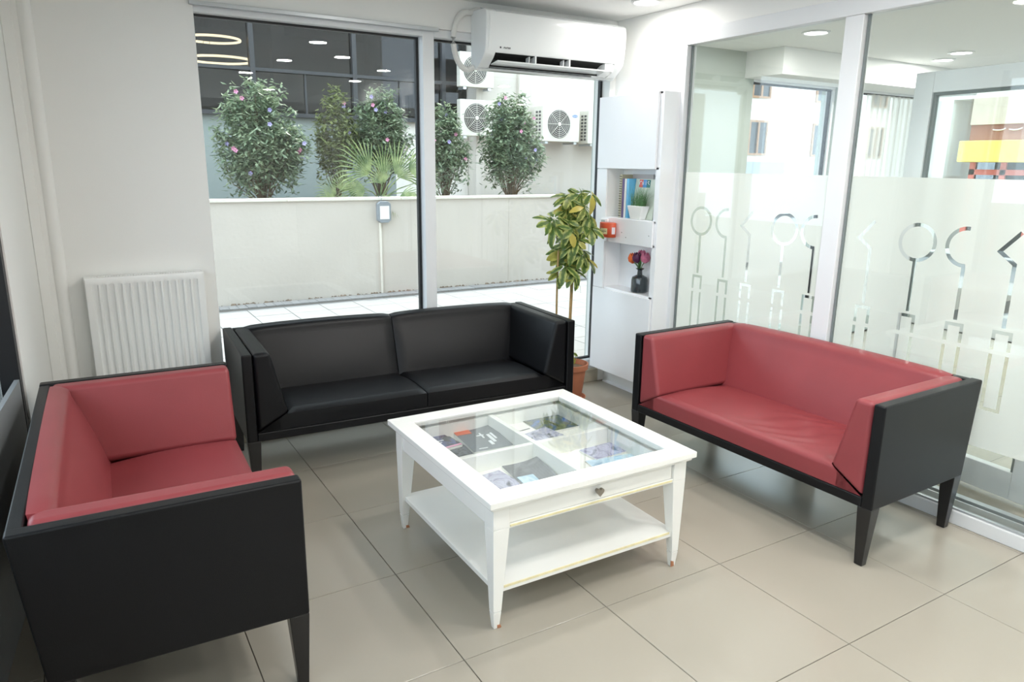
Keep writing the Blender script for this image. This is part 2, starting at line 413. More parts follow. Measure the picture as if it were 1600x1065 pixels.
# ================================================================= FURNITURE
# ---- sofas (local x along the front, y towards the back, origin at floor under the middle of the front)
ZB, ZT = .258, .706
def pad(mb_pts, name, m, par, bev=.02, seg=4):
    return MB().hexa(mb_pts).build(name, m, par, bevel=bev, seg=seg)
def sofa(name, loc, rz, W, D, label, cushion_mat, seats, red):
    e = empty(name, loc, rz, label=label, cat='sofa')
    h = W/2; T = .05; Db = D-.045
    yb = lambda z: Db + (D-Db)*(z-ZB)/(ZT-ZB)
    for s in (-1, 1):
        x0, x1 = sorted((s*(h-T), s*h))
        MB().hexa([(x0,0,ZB),(x1,0,ZB),(x1,Db,ZB),(x0,Db,ZB),(x0,0,ZT),(x1,0,ZT),(x1,D,ZT),(x0,D,ZT)]).build('side_panel', BLKL, e, bevel=.008, seg=3)
    MB().hexa([(-h+T,Db-.04,ZB),(h-T,Db-.04,ZB),(h-T,Db,ZB),(-h+T,Db,ZB),(-h+T,D-.04,ZT-.004),(h-T,D-.04,ZT-.004),(h-T,D,ZT-.004),(-h+T,D,ZT-.004)]).build('back_panel', BLKL, e, bevel=.006, seg=3)
    MB().box(-h+T, h-T, 0.002, .045, ZB, .302).build('front_rail', BLKL, e, bevel=.006, seg=3)
    MB().box(-h+T, h-T, .045, Db-.04, ZB+.004, .29).build('base_board', SEAM, e)
    m = cushion_mat; xi, zi = h-T-.158, .390; xt = h-T-.083
    # arm pads
    for s in (-1, 1):
        mb = MB()
        a = [(s*(h-T-.003),.302),(s*(h-T-.003),ZT+.002),(s*xt,ZT+.002),(s*(xi),zi)]
        yf, yk = .004, D-.045
        A = [mb.b.verts.new((x, yf, z)) for x, z in a]; Bk = [mb.b.verts.new((x, yk - (.0 if z > .5 else .03), z)) for x, z in a]
        n_ = 4
        mb.b.faces.new(A); mb.b.faces.new(Bk[::-1])
        for i in range(n_): mb.b.faces.new([A[i],Bk[i],Bk[(i+1)%n_],A[(i+1)%n_]])
        mb.build('arm_pad', m, e, bevel=.021, seg=4)
    # seat pads: mitred front to the arm pads
    xs = [-(h-T-.003), h-T-.003] if seats == 1 else [-(h-T-.003), 0, h-T-.003]
    for k in range(len(xs)-1):
        xa, xb = xs[k], xs[k+1]
        ta = xa if k > 0 else -xi; tb_ = xb if k < len(xs)-2 else xi
        g = .003
        V, F = [], []
        yfr, ybk = .006, D-.20
        def P(u, t):    # u across 0..1, t: 0 bottom front -> .25 top front edge -> 1 back
            if t <= .22:
                q = t/.22; z = .304 + (zi+.004-.304)*q; y = yfr
                xa_ = xa + (ta-xa)*q; xb_ = xb + (tb_-xb)*q
                # round the top front edge
                if q > .8: y += .012*((q-.8)/.2)**2
            else:
                q = (t-.22)/.78; y = yfr+.022 + (ybk-yfr-.022)*q; xa_, xb_ = ta, tb_
                z = zi+.010 - .018*q + .012*sin(pi*min(1,q*1.05))
            x = xa_+g + (xb_-xa_-2*g)*u
            if t > .22:
                e_ = min(u, 1-u)*(xb_-xa_); z -= .014*max(0, 1-e_/.03)**2 if len(xs) > 2 else .006*max(0,1-e_/.05)**2
                if red == 2:      # sagging, creased seat
                    cx_, cyq = (u-.68)*2.2, (q-.45)*1.6
                    w_ = math.exp(-(cx_**2*7+cyq**2*3))
                    z += w_*(-.008 + .0045*sin(22*cx_-14*cyq+2.5*sin(5*cyq)) )
            return (x, y, z)
        nx, ny = (90, 60) if red == 2 else (30, 26)
        for j in range(ny+1):
            t = j/ny
            for i in range(nx+1): V.append(P(i/nx, t))
        for j in range(ny):
            for i in range(nx):
                a_ = j*(nx+1)+i; F.append((a_, a_+1, a_+nx+2, a_+nx+1))
        base = len(V)
        # underside skirt to close the pad
        ring = [i for i in range(nx+1)] + [j*(nx+1)+nx for j in range(1, ny+1)] + [ny*(nx+1)+i for i in range(nx-1, -1, -1)] + [j*(nx+1) for j in range(ny-1, 0, -1)]
        for r_ in ring: V.append((V[r_][0], V[r_][1], .304))
        nr = len(ring)
        for q_ in range(nr): F.append((ring[q_], base+q_, base+(q_+1)%nr, ring[(q_+1)%nr]))
        F.append(tuple(base+q_ for q_ in range(nr))[::-1])
        o = raw('seat_pad', V, F, m, e, smooth=True); o.data.set_sharp_from_angle(angle=RAD(50))
    # back pads
    nb = 1 if seats == 1 else 2
    bx_ = [-(xt+.028), xt+.028] if nb == 1 else [-(xt+.028), 0, xt+.028]
    for k in range(nb):
        xa, xb = bx_[k]+.002, bx_[k+1]-.002
        za = .33
        V, F = [], []; nx, ny = 24, 20
        yt_, ybm = D-.115, D-.235
        for j in range(ny+1):
            t = j/ny
            for i in range(nx+1):
                u = i/nx; x = xa+(xb-xa)*u
                if t < .75:
                    q = t/.75; z = za+(ZT-.03-za)*q; y = ybm+(yt_-ybm)*q - .016*sin(pi*min(1,q))*sin(pi*u)**.5
                else:
                    q = (t-.75)/.25*pi*.55; r_ = .034
                    y = yt_ + r_*(1-cos(q)) + max(0,(t-.85)/.15)*.02; z = ZT-.03 + r_*sin(min(q,pi/2)) + .016*min(1,(t-.75)/.12)*sin(pi*u)**.35
                e_ = min(u, 1-u)*(xb-xa); rr = max(0, 1-e_/.03)**2
                y += .012*rr
                V.append((x, y, z))
        for j in range(ny):
            for i in range(nx):
                a_ = j*(nx+1)+i; F.append((a_, a_+1, a_+nx+2, a_+nx+1))
        base = len(V)
        ring = [i for i in range(nx+1)] + [j*(nx+1)+nx for j in range(1, ny+1)] + [ny*(nx+1)+i for i in range(nx-1, -1, -1)] + [j*(nx+1) for j in range(ny-1, 0, -1)]
        for r_ in ring: V.append((V[r_][0], max(V[r_][1], Db-.045+(V[r_][2]-ZB)*.1), V[r_][2]))
        nr = len(ring)
        for q_ in range(nr): F.append((ring[q_], base+q_, base+(q_+1)%nr, ring[(q_+1)%nr]))
        F.append(tuple(base+q_ for q_ in range(nr))[::-1])
        o = raw('back_pad', V, F, m, e, smooth=True); o.data.set_sharp_from_angle(angle=RAD(55))
    # legs
    for s in (-1, 1):
        for yk0, yk1, fr in ((0, .062, 1), (Db-.062, Db, 0)):
            x0, x1 = s*(h-.064), s*(h-.001); X0, X1 = s*(h-.052), s*(h-.016)
            xs0, xs1 = sorted((x0, x1)); Xs0, Xs1 = sorted((X0, X1))
            Y0, Y1 = (.012, .044) if fr else (Db-.05, Db-.016)
            MB().hexa([(Xs0,Y0,0),(Xs1,Y0,0),(Xs1,Y1,0),(Xs0,Y1,0),(xs0,yk0+.001,ZB+.003),(xs1,yk0+.001,ZB+.003),(xs1,yk1,ZB+.003),(xs0,yk1,ZB+.003)]).build('leg', LEGB, e, bevel=.003)
    return e
SR = sofa('sofa', (1.672,-.800,0), -1.553, 1.462, .745, 'red two-seat sofa in a black shell standing along the frosted glass partition', REDL, 1, 2)
SL = sofa('sofa', (-.442,-.337,0), 1.538, 1.467, .732, 'red two-seat sofa in a black shell in the left foreground beside the radiator', REDL, 1, 1)
SB = sofa('sofa', (.612,.407,0), -.048, 1.903, .675, 'long all-black sofa with two seat pads under the street windows', BLKL, 2, 0)

# ---- coffee table
TX, TY, TA = .6007, -.6817, -.0083
tbl = empty('coffee_table', (TX, TY, 0), TA, label='square white coffee table with glass top over magazine compartments and lower shelf', cat='table')
TH = .512; hs = .4695
# top frame: four mitred boards
m_ = MB()
fr = [( -hs,-hs),(hs,-hs),(hs,hs),(-hs,hs)]; hi = hs-.088; fi = [(-hi,-hi),(hi,-hi),(hi,hi),(-hi,hi)]
for k in range(4):
    a, b_ = fr[k], fr[(k+1)%4]; c, d = fi[(k+1)%4], fi[k]
    mb = MB(); mb.hexa([(*a,TH-.024),(*b_,TH-.024),(*c,TH-.024),(*d,TH-.024),(*a,TH),(*b_,TH),(*c,TH),(*d,TH)])
    mb.build('top_board', LACQ, tbl, bevel=.0022, seg=2)
hm = hs-.012
m_ = MB()
for k in range(4):
    q = [(-hm,-hm),(hm,-hm),(hm,hm),(-hm,hm)]; r_ = hm-.03; w_ = [(-r_,-r_),(r_,-r_),(r_,r_),(-r_,r_)]
    a, b_, c, d = q[k], q[(k+1)%4], w_[(k+1)%4], w_[k]
    m_.hexa([(*a,TH-.038),(*b_,TH-.038),(*c,TH-.038),(*d,TH-.038),(*a,TH-.0245),(*b_,TH-.0245),(*c,TH-.0245),(*d,TH-.0245)])
m_.build('moulding', LACQ, tbl, bevel=.003, seg=2)
bx('glass_top', TGLASS, -hi-.004, hi+.004, -hi-.004, hi+.004, TH-.010, TH-.005, tbl)
# apron + drawer
ho = hs-.030; AZ0, AZ1 = .392, TH-.038
m_ = MB(); m_.box(-ho+.05, ho-.05, ho-.022, ho-.004, AZ0, AZ1).box(-ho+.004, -ho+.022, -ho+.05, ho-.05, AZ0, AZ1).box(ho-.022, ho-.004, -ho+.05, ho-.05, AZ0, AZ1)
m_.build('apron', LACQ, tbl, bevel=.002)
bx('drawer_front', LACQ, -ho+.066, ho-.066, -ho+.006, -ho+.024, .4035, AZ1-.002, tbl, bevel=.002)
bx('drawer_rail', LACQ, -ho+.05, ho-.05, -ho+.002, -ho+.03, .386, .4015, tbl, bevel=.001)
bx('worn_edge_strip', YEL, -ho+.066, ho-.066, -ho-.0005, -ho+.003, .392, .4000, tbl)
# heart shaped knob
kb = MB(); pts = []
for k in range(28):
    t = 2*pi*k/28; pts.append((.0011*16*sin(t)**3*.95, .0011*(13*cos(t)-5*cos(2*t)-2*cos(3*t)-cos(4*t))))
kb.prism(pts, 'y', -.012, 0); kb.cyl((0,0,0),(0,.016,0),.006)
ko = kb.build('knob', PEWT, tbl, bevel=.003, seg=3); ko.location = (0, -ho-.010, .443)
# compartments tray: floor, rim walls, cross dividers
m_ = MB(); m_.box(-hi-.012, hi+.012, -hi-.012, hi+.012, .398, .406)
for s in (-1,1): m_.box(s*(hi+.006)-.006, s*(hi+.006)+.006, -hi-.012, hi+.012, .406, TH-.0395).box(-hi, hi, s*(hi+.006)-.006, s*(hi+.006)+.006, .406, TH-.0395)
m_.build('tray', LACQ, tbl)
m_ = MB(); m_.box(-.012,.012,-hi,hi,.406,TH-.03).box(-hi,-.012,-.012,.012,.406,TH-.034).box(.012,hi,-.012,.012,.406,TH-.034)
m_.build('divider', LACQ, tbl, bevel=.002)
# legs with square foot blocks
for sx in (-1,1):
    for sy in (-1,1):
        o0, i0, i1 = ho+.003, ho-.062, ho-.034
        def q(a, b_): return sorted((sx*a, sx*b_)) + sorted((sy*a, sy*b_))
        x0,x1,y0,y1 = q(o0, i0); X0,X1,Y0,Y1 = q(o0-.006, i1-.002); 
        mb = MB(); mb.hexa([(X0,Y0,.07),(X1,Y0,.07),(X1,Y1,.07),(X0,Y1,.07),(x0,y0,AZ0),(x1,y0,AZ0),(x1,y1,AZ0),(x0,y1,AZ0)])
        lg = mb.build('leg', LACQ, tbl, bevel=.002)
        mb = MB(); mb.box(x0,x1,y0,y1,AZ0+.0002,AZ1); mb.build('leg_block', LACQ, lg, bevel=.002)
        a_, b2 = (X0+X1)/2, (Y0+Y1)/2; w0, w1 = (X1-X0)/2, (X1-X0)/2-.006
        mb = MB(); mb.hexa([(a_-w1,b2-w1,0),(a_+w1,b2-w1,0),(a_+w1,b2+w1,0),(a_-w1,b2+w1,0),(a_-w0,b2-w0,.068),(a_+w0,b2-w0,.068),(a_+w0,b2+w0,.068),(a_-w0,b2+w0,.068)])
        mb.build('foot', LACQ, lg, bevel=.002)
        # chipped corner showing bare wood
        big = .030 if (sx,sy)==(1,-1) else .016
        cxx, cyy = a_ + (-w1 if sx==1 else w1*.4), b2-w1
        mb = MB(); mb.hexa([(cxx-.002,cyy-.0016,0),(cxx+.016,cyy-.0016,0),(cxx+.016,cyy+.003,0),(cxx-.002,cyy+.003,0),(cxx-.003,cyy-.0030,big),(cxx+.011,cyy-.0030,big*.8),(cxx+.011,cyy+.003,big*.8),(cxx-.003,cyy+.003,big)])
        mb.build('bare_wood_chip', CHIP, lg, bevel=.002)
# lower shelf
hsf = ho-.012
bx('shelf', LACQ, -hsf+.004, hsf-.004, -hsf, hsf, .138, .160, tbl, bevel=.003)
bx('worn_edge_strip', YEL, -ho+.05, ho-.05, -hsf-.0012, -hsf+.003, .1530, .1612, tbl)

# ---- magazines in the table (things of their own)
def ramp_mat(name, cols, scale=8, rough=.25, distort=2):
    m = bpy.data.materials.new(name); m.use_nodes = True; n, l = m.node_tree.nodes, m.node_tree.links; b = n['Principled BSDF']
    b.inputs['Roughness'].default_value = rough
    tc = n.new('ShaderNodeTexCoord'); nz = n.new('ShaderNodeTexNoise'); nz.inputs['Scale'].default_value = scale; nz.inputs['Distortion'].default_value = distort; nz.inputs['Detail'].default_value = 3
    cr = n.new('ShaderNodeValToRGB'); el = cr.color_ramp.elements
    k = len(cols)
    el[0].position = .32; el[0].color = cols[0]; el[1].position = .68; el[1].color = cols[-1]
    for i in range(1, k-1): e_ = el.new(.32+.36*i/(k-1)); e_.color = cols[i]
    l.new(tc.outputs['Object'], nz.inputs['Vector']); l.new(nz.outputs['Fac'], cr.inputs['Fac']); l.new(cr.outputs['Color'], b.inputs['Base Color'])
    return m
PAPER = mat('paper', srgb(236,236,232), .6, var=.02)
INKW = mat('white_print', srgb(225,228,232), .4, var=.02)
INKD = mat('dark_print', srgb(60,62,70), .4, var=.02)
ORG = mat('orange_print', srgb(214,98,52), .4, var=.02)
MZ = .4065
def magazine(x, y, rz, w, h, t, z, cov, label, curl=0, extras=()):
    e = empty('magazine', (x, y, z), rz, label=label, cat='magazine', group=None)
    V, F = [], []; nx = 12
    for lay, zz in ((0,0),(1,t)):
        for j in (0,1):
            for i in range(nx+1):
                u = i/nx; zc = curl*(u**3)*(.4+.6*j)
                V.append((-w/2+w*u, -h/2+h*j, zz+zc))
    A = lambda lay, j, i: lay*2*(nx+1)+j*(nx+1)+i
    for i in range(nx):
        F.append((A(0,0,i),A(0,1,i),A(0,1,i+1),A(0,0,i+1))); F.append((A(0,0,i),A(0,0,i+1),A(1,0,i+1),A(1,0,i))); F.append((A(0,1,i+1),A(0,1,i),A(1,1,i),A(1,1,i+1)))
        F.append((A(1,0,i),A(1,0,i+1),A(1,1,i+1),A(1,1,i)))
    F.append((A(0,0,0),A(1,0,0),A(1,1,0),A(0,1,0))); F.append((A(0,0,nx),A(0,1,nx),A(1,1,nx),A(1,0,nx)))
    raw('pages', V, F, PAPER, e)
    V2 = [(v[0], v[1]*.995, v[2]+.0006) for v in V[2*(nx+1):]]
    raw('cover', V2, [(i, i+1, nx+2+i, nx+1+i) for i in range(nx)], cov, e)
    for (x0,x1,y0,y1,mm) in extras:
        zf = lambda x, y: t+.0010+curl*(((x+w/2)/w)**3)*(.4+.6*(y+h/2)/h)
        q = [(x0,y0),(x1,y0),(x1,y1),(x0,y1)]; up_ = .0012+curl*.12
        MB().hexa([(x,y,zf(x,y)) for x,y in q]+[(x,y,zf(x,y)+up_) for x,y in q]).build('cover_print', mm, e)
    return e
slate = mat('cover_slate', srgb(92,98,106), .35, var=.06)
navy = ramp_mat('cover_navy', [srgb(30,32,48), srgb(70,84,140), srgb(60,50,70), srgb(28,28,34)], 9)
darkc = ramp_mat('cover_dark', [srgb(26,27,30), srgb(80,84,92), srgb(34,34,38)], 12)
olive = ramp_mat('cover_olive', [srgb(40,52,40), srgb(96,104,70), srgb(60,80,110), srgb(50,100,170)], 7)
lilac = ramp_mat('cover_lilac', [srgb(120,118,150), srgb(190,190,215), srgb(90,92,110)], 11)
sky_c = ramp_mat('cover_sky', [srgb(150,190,215), srgb(200,222,236), srgb(110,150,185)], 5)
gray_c = ramp_mat('cover_grey', [srgb(70,72,78), srgb(120,122,128)], 5)
def M_(*a, **k): return magazine(*a, **k)
TS = lambda x, y: (TX+x, TY+y)
# back-left compartment  (x .23...59, y -.67..-.24)
magazine(.300,-.40,.05,.20,.27,.008,MZ, darkc, 'dark magazine lying lowest at the left of the back left table compartment')
magazine(.295,-.345,.12,.16,.21,.010,MZ+.0095, navy, 'small navy and pink booklet on the dark magazine at the table left edge', extras=((-.08,.08,-.104,-.090,mat('pink_print', srgb(220,150,180),.4,var=.02)),(-.05,.04,-.02,-.012,INKW),(-.05,.02,-.04,-.033,INKW)))
magazine(.474,-.575,.10,.21,.12,.004,MZ, gray_c, 'thin grey leaflet peeking out below the slate magazine with orange block')
magazine(.497,-.420,-.10,.185,.26,.012,MZ+.0055, slate, 'slate grey magazine with an orange block in its corner', curl=.010, extras=((-.092,-.020,.075,.128,ORG),(-.015,.020,.030,.038,INKW),(.005,.013,.000,.060,INKW),(.030,.044,-.060,.030,INKW),(.050,.060,-.030,.040,INKW),(.010,.024,-.085,-.040,INKW),(-.06,-.02,-.11,-.104,INKW)))
# back-right compartment (x .613..1.0, y -.67..-.24)
magazine(.900,-.370,-.02,.24,.22,.010,MZ, olive, 'dark olive and blue nature magazine at the back right corner of the table')
magazine(.712,-.360,.12,.17,.22,.006,MZ, PAPER, 'white sheet with a line of small dark lettering in the back right compartment', extras=((-.05,.05,-.04,-.033,INKD),))
magazine(.735,-.530,.16,.21,.17,.012,MZ+.0, lilac, 'lilac grey car magazine in front of the white sheet', curl=.006)
# front-left compartment (x .22...59, y -1.05..-.70)
magazine(.325,-.86,.12,.19,.25,.006,MZ, lilac, 'pale violet magazine at the left of the front left compartment', extras=((-.05,-.01,.06,.075,INKW),))
magazine(.495,-.84,-.12,.16,.26,.008,MZ, gray_c, 'grey waved magazine with pale blue band in the front left compartment', curl=.018, extras=((-.07,.0,-.12,.0,sky_c),))
# front-right compartment
magazine(.905,-.775,.05,.19,.12,.008,MZ, lilac, 'small blue grey leaflet at the back of the front right compartment')
magazine(.870,-.93,-.15,.24,.18,.006,MZ, sky_c, 'pale sky blue magazine filling the front right compartment')

# ---- radiator
rad = empty('radiator', (-.66, YW, 0), label='white ribbed panel radiator on the wall behind the left red sofa', cat='radiator')
RX0, RX1, RZ0, RZ1 = -.275, .272, .44, 1.035
V, F = [], []; N = 14; prof = []
wd = (RX1-RX0-.05)/N
prof.append((RX0, 0)); prof.append((RX0+.022, 0))
for k in range(N):
    a = RX0+.025+wd*k
    for t, d in ((.12,0),(.26,.0105),(.5,.012),(.74,.0105),(.88,0)): prof.append((a+wd*t, d))
prof += [(RX1-.022,0),(RX1,0)]
zs = [(RZ0,0),(RZ0+.03,0),(RZ0+.05,1),(RZ1-.055,1),(RZ1-.035,0),(RZ1-.012,0),(RZ1-.003,-.4),(RZ1,-1)]
for z, s in zs:
    for x, d in prof: V.append((x, -.095 + (d if s > 0 else 0)*1.0 + (-s*.008 if s < 0 else 0), z))
nn_ = len(prof)
for j in range(len(zs)-1):
    for i in range(nn_-1): F.append((j*nn_+i, j*nn_+i+1, (j+1)*nn_+i+1, (j+1)*nn_+i))
raw('front_panel', V, F, RADM, rad, smooth=True).data.set_sharp_from_angle(angle=RAD(35))
for a_, b_ in ((RX0-.004, RX0+.002), (RX1-.002, RX1+.004)): bx('side_cover', RADM, a_, b_, -.092, -.012, RZ0, RZ1-.002, rad, .002)
bx('rear_panel', RADM, RX0+.004, RX1-.004, -.028, -.012, RZ0, RZ1-.02, rad)
bx('grille_shadow', DARK, RX0+.01, RX1-.01, -.085, -.015, RZ1-.03, RZ1-.022, rad)
m_ = MB(); m_.box(RX0, RX1, -.090, -.064, RZ1-.006, RZ1).box(RX0, RX1, -.040, -.012, RZ1-.006, RZ1).box(RX0,RX0+.03,-.064,-.04,RZ1-.006,RZ1).box(RX1-.03,RX1,-.064,-.04,RZ1-.006,RZ1)
x = RX0+.034
while x < RX1-.034: m_.box(x, x+.0055, -.064, -.040, RZ1-.006, RZ1); x += .0125
m_.build('top_grille', RADM, rad)
m_ = MB(); m_.box(-.2,-.17,-.03,-.002,.5,.9); m_.build('wall_bracket', RADM, rad); bx('wall_bracket', RADM, .17,.2,-.03,-.002,.5,.9, rad)
for a_ in (RX1-.04, RX0+.04): MB().tube([(a_,-.06,RZ0),(a_,-.06,.005)], .009, 10).build('supply_pipe', RADM, rad, smooth=True)

# ---- wall cabinet with niches (face looks to -x)
FX = 2.25
cab = empty('wall_cabinet', (0,0,0), label='tall narrow glossy white wall cabinet with two open niches in the corner', cat='cabinet')
m_ = MB()
m_.box(2.402, 2.418, .47, 1.10, .15, 2.10)                                   # back
m_.box(FX+.018, 2.402, 1.085, 1.10, .15, 2.06).box(FX+.018, 2.402, .47, .515, .15, 2.06)   # sides
m_.box(FX+.018, 2.402, .485, 1.085, .15, .166).box(FX+.018, 2.402, .485, 1.085, .748, .764)
m_.box(FX+.018, 2.402, .485, 1.085, 1.09, 1.105).box(FX+.018, 2.402, .485, 1.085, 1.245, 1.26)
m_.box(FX+.018, 2.402, .485, 1.085, 1.585, 1.60).box(FX+.018, 2.402, .485, 1.085, 2.045, 2.06)
m_.box(FX+.018, 2.402, .99, 1.085, 1.26, 1.585).box(FX+.018, 2.402, .99, 1.085, .764, 1.09)
m_.build('carcass', CABM, cab, bevel=.0015)
bx('door', CABM, FX, FX+.016, .505, 1.10, 1.587, 2.058, cab, bevel=.0025)
bx('door', CABM, FX, FX+.016, .480, 1.10, .150, .752, cab, bevel=.0025)
bx('middle_panel', CABM, FX, FX+.016, .497, .99, 1.090, 1.258, cab, bevel=.0025)
bx('stile', CABM, FX+.002, FX+.016, .99, 1.10, .754, 1.585, cab, bevel=.0025)
for y, z in ((.800,1.165),(.755,1.135),(.525,1.165)): MB().cyl((FX-.001,y,z),(FX+.001,y,z),.0032,n=8).build('screw_hole', DARK, cab)
S(bx('trim_6', CABM, 2.395, 2.42, .385+.19, 1.12, .0, .012))

# wall phone / remote card on the stile
dev = empty('remote_holder', (FX, .985, 1.17), label='small white keypad card fixed to the cabinet front left of the orange tin', cat='remote holder')
mb = MB(); mb.prism([(-.038,-.08),(.010,-.08),(.034,-.03),(.034,.075),(-.038,.075)], 'x', -.012, .001)
mb.build('body', CABM, dev, bevel=.002)
bx('display', mat('lcd_grey', srgb(170,182,176), .3, var=.02), -.0132, -.012, -.012, .030, .050, .066, dev)
m_ = MB()
for k in range(5): m_.box(-.0132,-.012, .016, .026, .034-.020*k, .038-.020*k)
m_.build('button', INKD, dev)
tin = empty('tin', (FX-.044, .897, 1.128), label='orange-red tin with cream labels on the cabinet front between the niches', cat='tin')
TIN = mat('orange_tin', srgb(206,84,52), .4, var=.05, vscale=20)
m_ = MB(); m_.lathe([(0,0),(.040,0),(.042,.003),(.042,.095),(.040,.098),(0,.098)], n=32); to = m_.build('can', TIN, tin, smooth=True); to.scale = (1.0, 1.75, 1)
m_ = MB()
def lab_patch(m, a0, a1, z0, z1, sx=1.0, sy=1.75, r=.0426):
    P = [(sx*r*cos(a0+(a1-a0)*k/8), sy*r*sin(a0+(a1-a0)*k/8)) for k in range(9)]
    for k in range(8): m.quad((*P[k],z0),(*P[k+1],z0),(*P[k+1],z1),(*P[k],z1))
lab_patch(m_, RAD(160), RAD(212), .022, .062); m_.build('label_patch', mat('cream_label', srgb(232,214,168), .5, var=.05), tin)
m_ = MB(); lab_patch(m_, RAD(244), RAD(276), .024, .070); m_.build('label_patch', mat('white_label', srgb(224,214,220), .5, var=.05), tin)
m_ = MB(); lab_patch(m_, RAD(166), RAD(206), .040, .044, r=.0430); m_.build('label_print', INKD, tin)
bx('bracket', ALU, .030, .044, -.02, .02, .0, .01, tin)

# books in the upper niche (spines face -x)
NZ = 1.2605
def book(y, w, dpt, h, m, label, x0=2.296, name='book', cov=None):
    e = empty(name, (x0, y, NZ), label=label, cat='book', group=None)
    MB().box(.002, dpt, -w/2+.0015, w/2-.0015, .002, h-.003).build('pages', PAPER, e)
    mb = MB(); mb.box(0,dpt,-w/2,-w/2+.0014,0,h).box(0,dpt,w/2-.0014,w/2,0,h).box(0,.0016,-w/2+.0014,w/2-.0014,0,h)
    mb.build('cover', m, e)
    return e
bk = book(.888,.024,.105,.288, mat('kraft_cover', srgb(196,188,160), .6, var=.05), 'tall spiral bound kraft coloured book at the left end of the upper niche')
m_ = MB()
for k in range(17): m_.cyl((-.003,-.010,.012+.0165*k),(-.003,.010,.012+.0165*k),.0026,n=6)
m_.build('spiral', INKD, bk)
book(.861,.018,.10,.262, mat('purple_cover', srgb(98,80,130), .4, var=.04), 'slim purple book between the spiral bound book and a white one')
book(.838,.020,.10,.262, mat('white_cover', srgb(236,234,230), .4, var=.02), 'white book between the purple and the light blue books')
book(.813,.022,.10,.262, mat('blue_cover', srgb(110,190,232), .35, var=.10, vscale=14), 'light blue book at the right end of the row of spines')
# two magazines leaning with faces to the room
mg = empty('magazine', (2.322, .690, NZ), label='pale magazine with OUS on coloured squares leaning behind the potted grass', cat='magazine')
MB().hexa([(0,-.105,0),(.004,-.105,0),(.004,.105,0),(0,.105,0),(.03,-.105,.262),(.034,-.105,.262),(.034,.105,.262),(.03,.105,.262)]).build('pages', mat('pale_green_cover', srgb(214,222,208), .4, var=.04), mg)
tl = math.atan2(.03,.262)
sq = empty('masthead', (0,0,0)); 
bpy.data.objects.remove(sq)
for k, (ch, cc) in enumerate((('O', srgb(216,72,60)), ('U', srgb(50,134,204)), ('S', srgb(30,116,112)))):
    yc = .048 - .037*k; z_ = .232; xx = .03*z_/.262
    mm = mat('masthead_%s' % 'red blue teal'.split()[k], cc, .4, var=.02)
    sqo = MB().box(-.0006,0,-.018,.018,-.025,.025).build('masthead_square', mm, mg); sqo.location = (xx-.001, yc, z_); sqo.rotation_euler = (0, tl, 0)
    text(ch, 'letter', .046, PAPER, (xx-.0022, yc, z_-.001), (RAD(90), 0, RAD(-90)), mg, ext=.0003)
mg2 = empty('magazine', (2.360, .745, NZ), label='taller grey magazine leaning against the niche back behind all the others', cat='magazine')
MB().hexa([(0,-.09,0),(.004,-.09,0),(.004,.12,0),(0,.12,0),(.02,-.09,.292),(.024,-.09,.292),(.024,.12,.292),(.02,.12,.292)]).build('cover', mat('warm_grey_cover', srgb(184,176,174), .4, var=.04), mg2)
# potted grass
pg = empty('potted_grass', (2.290, .690, NZ), label='small tuft of green artificial grass in a white square pot in the upper niche', cat='potted plant')
m_ = MB(); m_.hexa([(-.026,-.048,0),(.026,-.048,0),(.026,.048,0),(-.026,.048,0),(-.032,-.078,.088),(.032,-.078,.088),(.032,.078,.088),(-.032,.078,.088)])
m_.build('pot', mat('white_pot', srgb(244,244,242), .3, coat=.2, var=.01), pg, bevel=.004)
GR = mat('grass_green', srgb(96,140,88), .5, var=.3, vscale=60)
V, F = [], []
for k in range(130):
    x0, y0 = random.uniform(-.022,.022), random.uniform(-.062,.062); a = random.uniform(0,2*pi); L = random.uniform(.07,.165); ln = random.uniform(.1,.75)*(.3+abs(y0)/.055)
    dx, dy = cos(a)*.25, (math.copysign(1,y0) if random.random()<.75 else -1)*abs(sin(a)); w = .0022
    base = len(V)
    for t in (0,.4,.75,1):
        px_, py_, pz_ = x0+dx*L*ln*t*t, y0+dy*L*ln*t*t, .083+L*t*(1-.25*ln*t); ww = w*(1-t*.9)
        px_ = max(-.034, min(.026, px_))
        V += [(px_, py_-ww, pz_), (px_+ww*.3, py_+ww, pz_)]
    for q in range(3): b0 = base+2*q; F.append((b0,b0+1,b0+3,b0+2))
raw('grass_blades', V, F, GR, pg)['kind'] = 'stuff'
